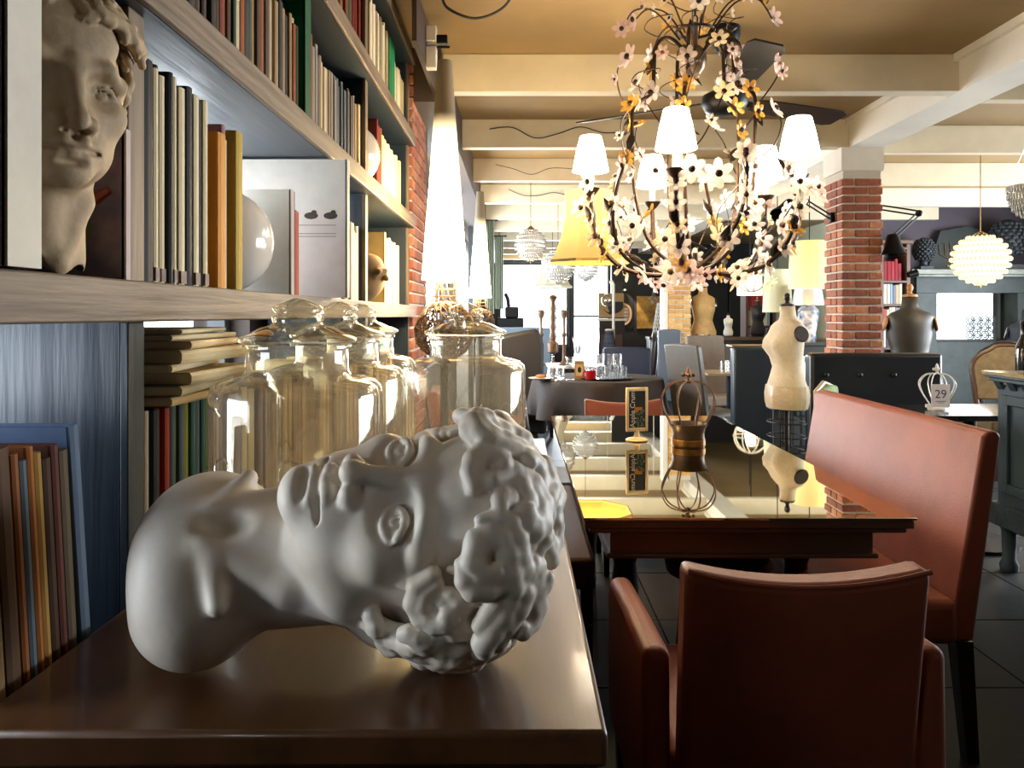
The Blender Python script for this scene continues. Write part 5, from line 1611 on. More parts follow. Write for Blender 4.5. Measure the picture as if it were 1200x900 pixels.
# ---- bookcases far back
def far_bookcase(name, label, x0, x1, y, z1, shelves, seed, d=0.3):
    t = thing(name, label, 'bookcase', (x0, y, 0))
    w_ = x1 - x0
    BW = mat('brown_bookcase_wood', '5a4030', .5, var=.2, stretch=(1, 1, .2))
    for xx in (0, w_ - .04): obj('side', MB().span((xx, 0, 0), (xx + .04, d, z1)), BW, t)
    obj('back', MB().span((.04, d - .02, 0), (w_ - .04, d, z1)), DARKWOOD, t)
    obj('cornice', MB().span((-.03, -.03, z1), (w_ + .03, d, z1 + .05)), BW, t, bevel=.01)
    rr = random.Random(seed)
    for i, z in enumerate(shelves):
        obj('shelf', MB().span((.04, 0, z - .025), (w_ - .04, d - .02, z)), BW, t)
    t2 = []
    for i, z in enumerate(shelves[:-1]):
        top = shelves[i + 1] - .03
        x = .05
        k = 0
        pal = [['9c2f3a', 'a83840', '8d2a34'], ['c9c4b8', 'b9a58a', '8fa0b5', 'd3c9b0', '6f7f92'], ['9a8fae', 'c6b9a4', 'b0574c', '7c8ba0', 'd8cfc0'], ['cfc9bd', 'b86b55', '8d9aae', '4d4a55', 'c7a27a']][(len(shelves) - 2 - i) % 4]
        nm = [['red'], ['pale'], ['lilac and grey'], ['mixed']][(len(shelves) - 2 - i) % 4][0]
        while x < w_ - .10:
            th = rr.uniform(.028, .05); h = min(top - z - .01, rr.uniform(.20, .27))
            k += 1
            c1 = rr.choice(pal)
            o = bpy.data.objects.new('book', book_me); COL.objects.link(o)
            s_ = bpy.data.objects.new('spine', spine_me); COL.objects.link(s_); s_.parent = o
            p_ = bpy.data.objects.new('page_block', page_me); COL.objects.link(p_); p_.parent = o
            o.color = (*lin(c1), 1); s_.color = o.color
            o.scale = (.18, th * .92, h); o.rotation_euler = (0, 0, -PI / 2)
            o.location = (x0 + x, y + .03, z + .0015)
            tag(o, '%s book from %s row up, %s along in the %s' % (nm, ORD[i + 1], ORD[k], 'bookcase by the column' if seed == 1 else 'far bookcase'), 'book', 'books in the ' + ('bookcase by the column' if seed == 1 else 'far bookcase'))
            x += th
    return t


far_bookcase('tall_bookcase', 'narrow brown bookcase with red books between brick column and mantelpiece', 4.42, 4.80, 9.25, 2.16, (0.95, 1.22, 1.50, 1.86), 1) if False else None
far_bookcase('tall_bookcase', 'narrow brown bookcase with red books between brick column and mantelpiece', 4.34, 4.70, 9.20, 2.16, (0.92, 1.17, 1.44, 1.72, 2.12), 1)
far_bookcase('far_bookcase', 'low brown bookcase under the white drum shade at the far wall', 3.62, 4.10, 12.2, 1.75, (0.86, 1.14, 1.42, 1.72), 2)

# ---- mantelpiece with vases
t = thing('mantelpiece', 'grey green stone mantelpiece round the bright opening at the back right', 'mantelpiece', (5.6, 9.7, 0))
MST = mat('grey_green_stone', '424c4e', .6, var=.2, vscale=6, bump=.2, bscale=30)
MTOP = mat('pale_stone', '8d928a', .6, var=.2, vscale=8, bump=.2, bscale=40)
obj('shelf', MB().span((-0.86, -0.46, 1.80), (0.95, 0, 1.86)).span((-0.82, -0.42, 1.77), (0.95, 0, 1.80)), MTOP, t, bevel=.006)
obj('frieze', MB().span((-0.72, -0.30, 1.58), (0.95, 0, 1.77)), MST, t)
for x in (-0.72, 0.53): obj('pilaster', MB().span((x, -0.28, 0), (x + .26, 0, 1.58)), MST, t, bevel=.004)
obj('apron', MB().span((-0.46, -0.14, 0), (0.53, 0, 0.97)), MST, t)
obj('panel', MB().span((0.80, -0.2, 1.05), (1.0, -.0, 1.56)), mat('pale_panel', '8d9490', .6), t)


def ornate_vase(name, label, loc, s, m, pine=True):
    t = thing(name, label, 'vase', loc); t.scale = (s, s, s)
    obj('foot', MB().span((-.10, -.10, 0), (.10, .10, .05)).lathe([(.08, .05), (.05, .08), (.055, .12)], 16), m, t)
    b = MB().lathe([(.055, .12), (.12, .18), (.155, .27), (.15, .36), (.11, .44), (.05, .49), (.01, .50)], 22)
    if pine:
        for k in range(9):
            z = .17 + .035 * k
            r_ = np.interp(z, [.12, .18, .27, .36, .44, .49], [.055, .12, .155, .15, .11, .05])
            for j in range(14):
                a = 2 * PI * (j + .5 * (k % 2)) / 14
                b.ball((r_ * math.cos(a), r_ * math.sin(a), z), (.026, .026, .022), 6, 4)
    obj('scales', b, m, t, kind='stuff')


VM = mat('dark_slate_ceramic', '2d343b', .55, var=.2, vscale=15)
ornate_vase('pinecone_vase', 'dark pine cone ornament at the near end of the mantelpiece', (4.98, 9.42, 1.8605), .80, VM)
ornate_vase('pinecone_vase', 'larger dark pine cone ornament on the mantelpiece behind the lit globe', (6.02, 9.45, 1.8605), 1.25, VM)
t = thing('carved_relief', 'dark green carved panel with gilt candelabra leaning on the mantelpiece', 'panel', (5.45, 9.56, 1.863), rot=(R(-8), 0, 0))
obj('board', MB().prism([(-.36, 0), (.30, 0), (.34, .52), (.18, .56), (-.16, .50)], -.02, .02, 'y'), mat('green_black_board', '27302f', .6, var=.2), t)
gd = MB()
for k in range(5):
    x = -.20 + .07 * k
    gd.tube([(x, -.026, .16 + .02 * abs(k - 2)), (x, -.026, .36 - .02 * abs(k - 2))], .006, 5)
gd.tube([(-.20, -.026, .2), (-.06, -.026, .12), (.08, -.026, .2)], .008, 5).tube([(-.06, -.026, .05), (-.06, -.026, .15)], .01, 6).span((-.12, -.034, .04), (0, -.02, .06))
obj('gilt_candelabra', gd, mat('dull_gilt', '8a7040', .45, metal=.6), t)
t = thing('wall_spot', 'small black clip lamp at the left end of the mantelpiece', 'lamp', (4.72, 9.18, 1.8))
obj('arm', MB().tube([(0.06, .1, .02), (0.0, 0, 0.0)], .012, 6), BLACKMETAL, t)
obj('head', MB().lathe([(0.0, -.06), (.03, -.06), (.045, .05), (.0, .05)], 14, caps=False, M=Matrix.Rotation(R(75), 4, 'Y')), BLACKMETAL, t)


# ---- carved wooden chairs and bottle behind the cabinet
def carved_chair(label, loc, rz, m, fm):
    t = thing('carved_chair', label, 'chair', loc, rz, 'carved wooden chairs at the back right')
    obj('seat', MB().span((-.25, -.23, .38), (.25, .23, .48)), m, t, bevel=.02)
    poly = [(-.22, .60)] + [(.25 * math.cos(R(a)), .86 + .17 * math.sin(R(a)) + (.02 if 70 < a < 110 else 0)) for a in range(180, -1, -12)] + [(.22, .60)]
    obj('backrest', MB().prism(poly, -.25, -.21, 'y'), m, t, bevel=.012)
    obj('back_frame', MB().tube([(x * 1.02, -.23, z) for x, z in [(-.2, .46)] + poly + [(.2, .46)]], .022, 7), fm, t)
    for sx in (-1, 1):
        for y in (-.2, .2): obj('leg', MB().loft([[(sx * .21 + a * q, y + b * q, z) for a, b in ((-1, -1), (1, -1), (1, 1), (-1, 1))] for z, q in ((0, .016), (.385, .026))]), fm, t)


carved_chair('carved wooden chair with dark back in front of the bright opening', (4.55, 7.0, 0), R(170), mat('dark_brocade', '2b211c', .7), DARKWOOD)
carved_chair('carved wooden chair with gold fabric back near the brass cabinet top', (4.02, 6.2, 0), R(165), mat('gold_brocade', '7d6742', .6, var=.2, vscale=20), mat('chair_walnut', '4d3422', .4))
t = thing('back_table', 'dark round table behind the black bench and the cabinet', 'table', (3.95, 6.75 - 1.25, 0))
obj('top', MB().lathe([(0, .735), (.42, .735), (.42, .76), (0, .76)], 32, caps=False), DTOP, t)
obj('column', MB().lathe([(.22, 0), (.22, .02), (.04, .04), (.035, .735)], 18), BLACKMETAL, t)
t = thing('wine_bottle', 'dark wine bottle standing on the back table above the cabinet', 'bottle', (3.53, 5.55, .7605)) if False else thing('wine_bottle', 'dark wine bottle standing on the back table above the cabinet', 'bottle', (3.62, 5.50, .7605))
BOTG = mat('dark_bottle_glass', '0f1613', .08, coat=.5)
obj('body', MB().lathe([(0.0, 0), (.038, 0), (.041, .01), (.041, .22), (.034, .25), (.016, .29), (.014, .35), (.016, .355), (.016, .375), (0, .375)], 20, caps=False), BOTG, t); t.scale = (1.25, 1.25, 1.35)
cd = obj('candle', MB().lathe([(0, 0), (.022, 0), (.022, .20), (.005, .205), (.002, .215)], 14), mat('grey_wax', '8d8f93', .4), None, (3.93, 5.25, .7605), label='pale grey pillar candle on the back table near the wine bottle', cat='candle')

# ---- round table with brown cloth, glasses and tray
RTX, RTY = 0.72, 6.9
t = thing('round_table', 'round table under a brown cloth set with glasses beyond the dining table', 'table', (RTX, RTY, 0))
obj('top', MB().lathe([(0, .715), (.56, .715), (.56, .742), (0, .742)], 36, caps=False), DARKWOOD, t)
obj('column', MB().lathe([(.28, 0), (.28, .03), (.05, .06), (.05, .715)], 18), DARKWOOD, t)
rings = []
for z, r_, wv in ((.7505, 0.02, 0), (.7505, .54, 0), (.748, .575, .0), (.70, .595, .012), (.55, .61, .035), (.42, .625, .06)):
    rings.append([((r_ + wv * math.sin(7 * a)) * math.cos(a), (r_ + wv * math.sin(7 * a + .6)) * math.sin(a), z) for a in [2 * PI * j / 84 for j in range(84)]])
rings += [[(x * .99, y * .99, z - .003) for x, y, z in rg] for rg in reversed(rings)]
obj('tablecloth', MB().loft(rings, caps=False), mat('brown_cloth', '2c241f', .8, var=.1, vscale=40, bump=.2, bscale=200), None, (RTX, RTY, 0), smooth=60, label='brown cloth draped over the round table, falling in folds', cat='tablecloth')
TZ = 0.752
ty = thing('tray', 'round black tray carrying upturned glasses on the brown cloth', 'tray', (RTX + .05, RTY - .22, TZ))
obj('plate', MB().lathe([(0, 0), (.20, 0), (.225, .012), (.228, .016), (.222, .016), (.20, .005), (0, .005)], 32, caps=False), BLACKMETAL, ty)
TUMB = thin_glass('tumbler_glass', (.94, .95, .96), .18, .8, .05)
def tumbler(name, loc, label, group, r=.036, h=.105, m=TUMB):
    o = obj(name, MB().lathe([(0, 0), (r * .85, 0), (r * .88, .004), (r, h), (r * .94, h), (r * .8, .012), (0, .010)], 18, caps=False), m, None, loc, label=label, cat='glass', group=group)
    return o
gl0 = tumbler('tumbler', (0, 0, 0), 'x', None)
bpy.data.objects.remove(gl0) if False else None
spots = [(-.11, .02), (-.03, .05), (.05, .03), (.12, .06), (.0, -.06), (.07, -.06), (.14, -.03), (-.07, -.03)]
first = True
for k, (dx, dy) in enumerate(spots):
    lab = 'clear drinking glass on the black tray, %s row, %s from the mug side' % ('back' if dy > 0 else 'front', ORD[1 + sum((e[1] > 0) == (dy > 0) and e[0] < dx for e in spots)])
    if first:
        o = gl0; first = False
    else:
        o = gl0.copy(); COL.objects.link(o)
    o.location = (RTX + .05 + dx, RTY - .22 + dy, TZ + .0065); tag(o, lab, 'glass', 'glasses on the black tray')
for k, (dx, dy) in enumerate([(-.05, .01), (.035, -.015), (.10, .01)]):
    o = gl0.copy(); COL.objects.link(o); o.location = (RTX + .05 + dx, RTY - .22 + dy, TZ + .0065 + .1065)
    tag(o, 'clear drinking glass stacked on top on the black tray, %s from the mug side' % ORD[k + 1], 'glass', 'stacked glasses on the black tray')
for k, px in enumerate((649, 657)):
    o = gl0.copy(); COL.objects.link(o); o.location = (at(px, 0, RTY - .35 + .12 * k)[0], RTY - .35 + .12 * k, TZ + .0005)
    tag(o, 'clear tumbler at the %s of the pair left of the menu card' % ('near side', 'far side')[k], 'glass')
mg = thing('red_mug', 'small red enamel mug at the front of the black tray', 'mug', (RTX - .10, RTY - .36, TZ + .008))
REDE = mat('red_enamel', 'b3141f', .2, coat=.6)
obj('body', MB().lathe([(0, 0), (.040, 0), (.043, .004), (.043, .078), (.045, .081), (.041, .081), (.039, .006), (0, .006)], 24, caps=False), REDE, mg)
obj('handle', MB().tube([(-.042, 0, .066), (-.068, 0, .06), (-.070, 0, .03), (-.042, 0, .016)], .005, 6), REDE, mg)
def goblet(loc, label, group=None, s=1.0):
    t = thing('wine_glass', label, 'wine glass', loc, group=group); t.scale = (s, s, s)
    obj('foot', MB().lathe([(0, 0), (.036, 0), (.036, .003), (.004, .008), (.004, .09)], 18, caps=False), TUMB, t)
    obj('bowl', MB().lathe([(.004, .09), (.03, .105), (.042, .14), (.038, .195), (.036, .195), (.040, .14), (.028, .108), (.0, .095)], 20, caps=False), TUMB, t)
    return t
goblet((at(668, 0, RTY - .3)[0], RTY - .3, TZ + .0005), 'upturned stemmed glass standing right of the clear tumblers on the brown cloth')
t = thing('tall_candle_glass', 'tall footed glass holding a brown twisted candlestick on the round table', 'candlestick', (at(648, 0, RTY + .1)[0], RTY + .1, TZ + .0005))
obj('foot', MB().lathe([(0, 0), (.07, 0), (.06, .03), (.05, .09), (.012, .14), (.010, .20)], 20, caps=False), TUMB, t)
obj('stem', MB().lathe([(.012, .20), (.05, .22), (.052, .30)] + [(.022 + .012 * (k % 2), .32 + .042 * k) for k in range(9)] + [(.02, .68), (.04, .72), (.012, .74)], 18), mat('brown_turned_wood', '59422b', .35, var=.4, vscale=20), t)
for k, px in enumerate((634, 661)):
    t = thing('candlestick', 'brown turned candlestick %s of the tall glass one, before the back window' % ('left', 'right')[k], 'candlestick', (at(px, 0, 8.3)[0], 8.3, .765))
    obj('stem', MB().lathe([(.055, 0), (.06, .01), (.02, .05), (.016, .30), (.03, .33), (.016, .36), (.014, .50), (.035, .54), (.04, .58), (.02, .60)], 16), mat('brown_turned_wood', '6e4f30', .35), t)
t = thing('window_table', 'pale cloth covered table by the back window behind the round table', 'table', (.74, 8.50, 0))
obj('top', MB().span((-.42, -.3, .735), (.42, .3, .7635)), OFFWHITE, t, bevel=.005)
for sx in (-1, 1):
    for sy in (-1, 1): obj('leg', MB().span((sx * .38 - .02, sy * .26 - .02, 0), (sx * .38 + .02, sy * .26 + .02, .736)), DARKWOOD, t)
t = goblet((at(677, 0, 8.4)[0], 8.4, .7645), 'wine glass holding white napkin points on the window table', s=1.2)
nk = MB()
for k in range(6):
    a = 2 * PI * k / 6
    nk.loft([[(x, y, z) for x, y, z in ((.02 * math.cos(a) - .012 * math.sin(a), .02 * math.sin(a) + .012 * math.cos(a), .12), (.02 * math.cos(a) + .012 * math.sin(a), .02 * math.sin(a) - .012 * math.cos(a), .12), (.01 * math.cos(a), .01 * math.sin(a), .12))],
             [(.055 * math.cos(a) + .001, .055 * math.sin(a), .28 + .03 * (k % 2)), (.055 * math.cos(a), .055 * math.sin(a) + .001, .28), (.053 * math.cos(a), .053 * math.sin(a), .28)]])
obj('napkin', nk, mat('white_napkin', 'e6e2da', .9), None, (at(677, 0, 8.4)[0], 8.4, .7645), label='white napkin folded to points in the wine glass on the window table', cat='napkin')
mc = obj('menu_card', MB().prism([(-.045, 0), (.045, 0), (.040, .16), (-.040, .16)], -.004, .004, 'y'), mat('kraft_card', 'a5854f', .8), None, (at(679, 0, RTY - .25)[0], RTY - .25, TZ + .0005), label='kraft brown menu card standing on the round table left of the tray', cat='card')
obj('card_print', MB().span((-.03, -.0055, .03), (.03, -.0035, .13)), mat('pale_card_print', 'cbb88c', .8), mc)
obj('card_mark', MB().lathe([(.006, 0), (.016, .012), (.014, .035), (.004, .05)], 10, (0, -.006, .058), 1, .05), DARKWOOD, mc)
pl = obj('side_plate', MB().lathe([(0, 0), (.075, 0), (.11, .014), (.112, .017), (.075, .005), (0, .005)], 28, caps=False), WHITEP, None, (at(634, 0, 6.62)[0], 6.62, TZ + .0005), label='white plate with a brown roll at the left of the round table', cat='plate')
obj('bread_roll', MB().ball((0, 0, .022), (.05, .04, .018), 14, 8), mat('bread_crust', '9a6a3c', .8, var=.2), None, (at(634, 0, 6.62)[0], 6.62, TZ + .006), label='brown bread roll lying on the white plate', cat='bread')

# ---- seats round it
side_chair('navy_chair', 'low navy leather chair on the far side of the round table', 'chair', (1.12, 7.80, 0), R(175), mat('navy_leather', '1a2740', .35), w=.5, d=.46, bh=.97, lean=.06)
t = thing('lounge_chair', 'dark brown leather wing chair against the back window', 'armchair', (-.05, 7.72, 0))
LBR = mat('dark_brown_leather', '1b1512', .6, bump=.1, bscale=100)
obj('backrest', MB().prism([(-.36, .30), (.29, .30), (.30, 1.02), (.24, 1.18), (.0, 1.14), (-.36, 1.06)], -.32, -.20, 'y'), LBR, t, bevel=.04, seg=3)
obj('seat', MB().span((-.33, -.20, .14), (.27, .36, .46)), LBR, t, bevel=.03)
for sx in (-.36, .24): obj('armrest', MB().span((sx, -.20, .14), (sx + .09, .36, .66)), LBR, t, bevel=.03)
for sx in (-.28, .22):
    for sy in (-.2, .3): obj('leg', MB().span((sx - .025, sy - .025, 0), (sx + .025, sy + .025, .142)), DARKWOOD, t)
obj('throw_pillow', MB().ball((0, 0, .16), (.2, .09, .16), 16, 10), mat('olive_pattern', '5d5a44', .8, col2='2f2f28', vscale=22), None, (-.03, 7.70, .462), label='olive patterned pillow on the dark brown wing chair', cat='cushion')
side_chair('booth_chair', 'tall slate blue booth chair right of the round table', 'chair', (1.62, 8.25, 0), R(-10), mat('steel_blue_leather', '586779', .35, bump=.1, bscale=100), w=.24, d=.5, bh=1.16, lean=0, skirt=True, thick=.12)
side_chair('blue_sofa', 'long blue grey sofa back under the back window', 'sofa', (-.05, 9.6, 0), 0, mat('blue_grey_fabric', '56636f', .7), w=.9, d=.6, bh=1.16, skirt=True, thick=.14)
side_chair('grey_chair', 'grey leather chair with splayed back beyond the wire crown', 'chair', (1.70, 6.80, 0), R(-62), GREYL, w=.44, d=.44, bh=1.06, lean=.16)
side_chair('taupe_chair', 'taupe upholstered chair behind the slate blue settle', 'chair', (2.12, 8.1, 0), R(200), TAUPE, w=.46, d=.46, bh=1.09, lean=.06)
for k, px in enumerate((748, 758)):
    side_chair('oval_chair', 'dark oval backed chair, %s of the pair under the oval plaque' % ('nearer the window', 'farther from the window')[k], 'chair', (at(px, 0, 10.0 + .55 * k)[0], 10.0 + .55 * k, 0), R(80), BLACKL, w=.44, d=.30, bh=1.08, round_back=True, group=None)
t = thing('service_table', 'pale topped table with bottles left of the taupe chair', 'table', (2.06, 8.9, 0))
obj('top', MB().span((-.38, -.3, .735), (.42, .3, .765)), mat('pale_oak_board', '8d7a5c', .4), t, bevel=.004)
obj('column', MB().lathe([(.2, 0), (.2, .03), (.05, .05), (.05, .735)], 16), BLACKMETAL, t)
for k, (px, dy) in enumerate(((806, 0), (816, .1), (822, -.1), (831, .05))):
    y = 8.85 + dy
    b = obj('bottle', MB().lathe([(0, 0), (.034, 0), (.036, .01), (.036, .16), (.014, .22), (.013, .30), (.016, .305), (.016, .32), (0, .32)], 14, caps=False), (BOTG if k % 2 else thin_glass('tumbler_glass')), None,
            (at(px, 0, y)[0], y, .7655), label='%s on the pale table, %s from the brick column' % (('clear glass bottle', 'dark glass bottle')[k % 2], ORD[k + 1]), cat='bottle', group='bottles on the pale table')
t = thing('low_table', 'small pale table edge between taupe chair and blue settle', 'table', (2.05, 7.4, 0))
obj('top', MB().span((-.28, -.25, .74), (.30, .25, .765)), mat('pale_oak_board', '8d7a5c', .4), t, bevel=.004)
obj('column', MB().lathe([(.2, 0), (.2, .03), (.04, .05), (.04, .74)], 16), BLACKMETAL, t)
for k, px in enumerate((848, 856)):
    o = gl0.copy(); COL.objects.link(o); y = 7.3 + .1 * k; o.location = (at(px, 0, y)[0], y, .7655); tag(o, 'clear tumbler %s on the small pale table by the blue settle' % ('in front', 'behind')[k], 'glass')

# ---- display wall at the back left of the brick column
t = thing('oval_plaque', 'dark board with a pale oval plaque on the display wall', 'sign', (2.06, 14.999, 0))
z0, z1 = at(0, 385, 14.95)[2], at(0, 340, 14.95)[2]
obj('board', MB().span((-.19, -.02, z0), (.19, .0, z1 + .2)), mat('black_board', '1c1c1e', .5), t)
zc = (z0 + z1) / 2 - .10
oval = lambda r1, r2, y, n=36: [(r1 * math.cos(2 * PI * k / n), y, zc + r2 * math.sin(2 * PI * k / n)) for k in range(n)]
obj('oval_frame', MB().tube(oval(.145, .20, -.03), .022, 6, closed=True), mat('cream_moulding', 'b59a78', .6), t)
obj('oval_field', MB().prism([(x, z) for x, y, z in oval(.135, .19, 0)], -.026, -.021, 'y'), mat('grey_mauve_field', '6a5c5a', .6), t)
for k in range(4): obj('plaque_line', MB().span((-.08, -.029, zc + .10 - .065 * k), (.08, -.026, zc + .115 - .065 * k)), mat('plaque_lettering', 'a89a90', .6), t)
sp = thing('picture_spot', 'small round black spotlight above the oval plaque', 'spotlight', (2.06, 14.82, z1 - .02))
obj('head', MB().ball((0, 0, 0), (.055, .05, .05), 14, 9), BLACKMETAL, sp); obj('arm', MB().tube([(0, .156, .08), (0, .02, .02)], .012, 6), BLACKMETAL, sp)
l_ = bpy.data.lights.new('picture_light', 'SPOT'); l_.energy = 30; l_.color = (1, .85, .65); l_.spot_size = R(70); l_.shadow_soft_size = .03
lo_ = bpy.data.objects.new('picture_light', l_); COL.objects.link(lo_); lo_.location = (2.06, 14.70, z1 + .1); lo_.rotation_euler = (R(22), 0, 0)
a_, b_ = at(747, 385, 14.9), at(777, 347, 14.9)
t = thing('gold_picture', 'square gold and ochre picture on the display wall', 'picture', (a_[0], 14.999, a_[2]))
w_, h_ = b_[0] - a_[0], b_[2] - a_[2]
obj('canvas', MB().span((0, -.04, 0), (w_, 0, h_)), mat('ochre_painting', '6b4a1c', .6, col2='c99a45', vscale=5, detail=3), t)
rm = random.Random(5)
lc = thing('lace_cone_lamp', 'white lace cone lamp standing before the gold picture', 'lamp', (at(774, 0, 12.8)[0], 12.8, .951))
lh = (at(0, 355, 12.8)[2] - .95)
lk = MB()
for k in range(16):
    a = 2 * PI * k / 16
    for sg in (1, -1):
        lk.tube([((.14 - .09 * u) * math.cos(a + sg * 1.8 * u), (.14 - .09 * u) * math.sin(a + sg * 1.8 * u), lh * u) for u in [i / 8 for i in range(9)]], .007, 4)
obj('lace', lk, mat('white_lace', 'd9d6d2', .7), lc, kind='stuff')
obj('base', MB().lathe([(.15, 0), (.15, .015), (.13, .02)], 20), OFFWHITE, lc)
t = thing('display_plinth', 'dark plinth under the white lace cone lamp', 'plinth', (at(774, 0, 12.8)[0], 12.8, 0))
obj('body', MB().span((-.2, -.2, 0), (.2, .2, .90)), DARKWOOD, t)
obj('cap', MB().span((-.22, -.22, .90), (.22, .22, .949)), DARKWOOD, t, bevel=.006)
for k, (px, py, d) in enumerate(((712, 352, 12.2), (766, 350, 11.6))):
    q = at(px, py, d)
    t = thing('glass_drop_pendant', ('clear glass globe pendant in front of the display wall niche', 'clear glass star drop pendant before the gold picture')[k], 'pendant lamp', q)
    if k: obj('drop', MB().lathe([(0, -.12), (.03, -.05), (.09, -.01), (.03, .04), (.012, .14)], 8), TUMB, t)
    else: obj('drop', MB().ball((0, 0, 0), .10, 16, 10), TUMB, t)
    obj('cord', MB().tube([(0, 0, .09), (0, 0, 2.70 - q[2])], .006, 5), OFFWHITE, t)
t = thing('wardrobe', 'small dark cupboard beside the back window under a framed picture', 'cupboard', (at(717, 0, 14.2)[0], 14.2, 0))
obj('body', MB().span((-.24, 0, 0), (.24, .4, at(0, 376, 14.2)[2])), DARKWOOD, t)
obj('top', MB().span((-.27, -.03, at(0, 376, 14.2)[2]), (.27, .42, at(0, 373.5, 14.2)[2])), OFFWHITE, t)
obj('door', MB().span((-.2, -.02, .3), (.2, 0, .95)), mat('russet_panel', '4d3328', .5), t, bevel=.004)
t = thing('niche_picture', 'tan picture with a dark arch beside the back door', 'picture', (at(717, 0, 14.5)[0], 14.62, at(0, 372, 14.5)[2]))
obj('board', MB().span((-.24, -.02, 0.0), (.24, 0.0, .46)), mat('tan_board', 'a98a5c', .7), t)
obj('arch', MB().prism([(-.02, .05)] + [(.20 * math.cos(R(a)) + .03, .22 + .15 * math.sin(R(a))) for a in range(200, 361, 20)] + [(.22, .3), (-.1, .3)], -.028, -.021, 'y'), DARKWALL, t)
obj('stand', MB().span((-.25, -.03, -.02), (.25, .03, 0)), DARKWOOD, t)
t = thing('white_post', 'thin white hooked coat stand beside the oval plaque', 'coat stand', (at(719, 0, 11.9)[0], 11.9, 0))
hz = at(0, 330, 11.9)[2]
obj('pole', MB().tube([(0, 0, .02), (0, 0, hz - .05), (-.02, 0, hz), (-.06, 0, hz - .01)], .022, 8), OFFWHITE, t)
obj('foot', MB().lathe([(.2, 0), (.2, .02), (.03, .05)], 20), OFFWHITE, t)
ct = thing('hanging_coat', 'blue and white coat hanging on the white coat stand', 'coat', (at(714, 0, 11.85)[0], 11.82, .62)); ct.scale = (1.1, 1, .55)
obj('cloth', MB().loft([[((.12 - .07 * u) * math.cos(a) * (1 + .12 * math.sin(5 * a)), (.05 - .02 * u) * math.sin(a), .82 * u) for a in [2 * PI * j / 20 for j in range(20)]] for u in (0, .4, .75, .95, 1.0)]), mat('blue_coat_cloth', '1b1f2a', .8, col2='545a68', vscale=9), ct)
obj('collar', MB().lathe([(.05, .80), (.07, .83), (.05, .86)], 14), OFFWHITE, ct)

# dark panels on the far wall right of the column with orange light in its bricks
t = thing('dark_screen', 'black folding screen on the far wall behind the little dress forms', 'screen', (4.15 - .75, 14.6, 0))
for k in range(3):
    obj('leaf', MB().span((-.62 + .62 * k, 0 + .02 * (k % 2), .05), (-.62 + .62 * k + .60, .04 + .02 * (k % 2), 2.0)), mat('black_board', '1c1c1e', .5), t, bevel=.006)
# table lamp with blue and white vase in front of the wall coloured as window light
q = at(947, 392, 7.9)
t = thing('table_lamp', 'table lamp with silvery shade on a blue and white vase behind the pale dress form', 'table lamp', (q[0], q[1], 1.03))
obj('vase', MB().lathe([(.07, 0), (.08, .02), (.075, .10), (.10, .24), (.105, .32), (.06, .38), (.03, .40)], 22), mat('blue_white_china', 'dfe3e6', .2, col2='2d3f66', vscale=11, detail=2), t)
obj('shade', MB().lathe([(.16, .38), (.125, .60), (.12, .60), (.155, .38)], 26, caps=False), mat('silver_shade', 'c9c6c4', .4, metal=.3), t)
obj('spider', MB().tube([(0, 0, .39), (0, 0, .56)], .006, 6), BRASS, t)
t = thing('lamp_stand', 'dark grey cabinet under the blue and white table lamp', 'cabinet', (q[0] + .02, q[1], 0))
obj('body', MB().span((-.26, -.2, 0), (.26, .2, 1.0)), mat('graphite_paint', '3a3d3f', .5), t)
obj('top', MB().span((-.28, -.22, 1.0), (.28, .22, 1.029)), mat('graphite_paint', '3a3d3f', .5), t, bevel=.005)
for k in range(2): obj('drawer', MB().span((-.22, -.215, .30 + .34 * k), (.22, -.2, .60 + .34 * k)), mat('graphite_paint', '3a3d3f', .5), t, bevel=.004)
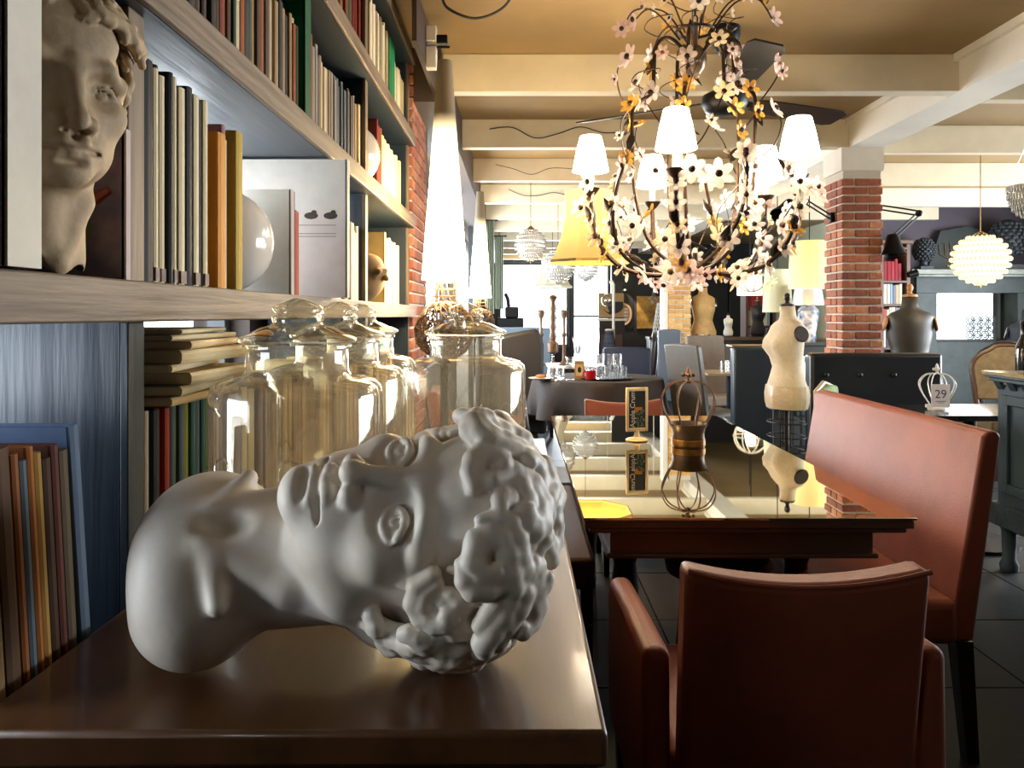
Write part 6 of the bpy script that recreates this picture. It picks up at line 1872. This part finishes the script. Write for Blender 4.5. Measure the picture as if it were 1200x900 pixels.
# crockery behind the dress form
t = thing('set_table', 'table laid with white crockery behind the pale dress form', 'table', (2.40, 6.30, 0))
obj('top', MB().span((-.30, -.25, .72), (.22, .30, .75)), mat('pale_oak_board', '8d7a5c', .4), t)
obj('column', MB().lathe([(.18, 0), (.18, .03), (.04, .05), (.04, .72)], 16), BLACKMETAL, t)
for k, (dx, dy, h) in enumerate(((-.18, -.1, .17), (-.08, .05, .22), (.04, -.12, .14), (.10, .1, .20))):
    o = obj('white_jug', MB().lathe([(.04, 0), (.06, .03), (.065, h * .5), (.045, h * .85), (.05, h), (.045, h), (.04, h * .85), (.055, h * .5), (0, .02)], 18, caps=False), WHITEP, None, (2.40 + dx, 6.30 + dy, .7505),
            label='white china jug, %s on the laid table behind the dress form' % ('third tallest', 'the tallest', 'the shortest', 'second tallest')[k], cat='jug', group='white jugs on the laid table')
# curtains at the window side and things on the sill
CUR = mat('sage_curtain', '9aa08c', .85, transl=.3)
for k, (px0, px1, pyt, pyb, d) in enumerate(((570, 579, 258, 368, 9.6), (580, 590, 272, 362, 11.6))):
    a_, b_ = at(px0, pyb, d), at(px1, pyt, d)
    zt = min(b_[2], 2.5)
    n_ = 18
    front = [(a_[0] + (b_[0] - a_[0]) * i / n_, d + .025 * math.sin(i * 1.7)) for i in range(n_ + 1)]
    poly = front + [(x, y + .012) for x, y in reversed(front)]
    t = thing('curtain', 'sage green curtain panel by the windows, %s of two' % ('nearer', 'farther')[k], 'curtain', (0, 0, 0))
    obj('cloth', MB().prism(poly, a_[2], zt, 'z'), CUR, t)
    obj('rail', MB().tube([(a_[0] - .05, d, zt), (b_[0] + .05, d, zt)], .012, 6), BLACKMETAL, t)
    obj('hanger', MB().tube([((a_[0] + b_[0]) / 2, d, zt), ((a_[0] + b_[0]) / 2, d, 2.70)], .006, 5), BLACKMETAL, t)
side_chair('far_blue_chair', 'dark blue wing of a far chair against the back window', 'chair', (.22, 11.2, 0), R(90), NAVYL, w=.5, d=.5, bh=1.27, lean=.05)
t = thing('coffee_machine', 'black coffee machine silhouette on the sideboard by the window curtains', 'coffee machine', (-.15, 12.6, 1.10))
obj('body', MB().span((-.20, -.15, 0), (.24, .15, .16)).span((-.06, -.1, .16), (.16, .1, .34)), BLACKMETAL, t, bevel=.02)
obj('spout', MB().tube([(0, 0, .34), (-.02, 0, .48), (-.06, 0, .56)], .03, 8), BLACKMETAL, t)
t = thing('window_sideboard', 'dark low sideboard by the window under the coffee machine', 'sideboard', (-.15, 12.6, 0))
obj('body', MB().span((-.3, -.25, 0), (.3, .25, 1.06)), DARKWOOD, t); obj('top', MB().span((-.32, -.27, 1.06), (.32, .27, 1.099)), DARKWOOD, t, bevel=.005)
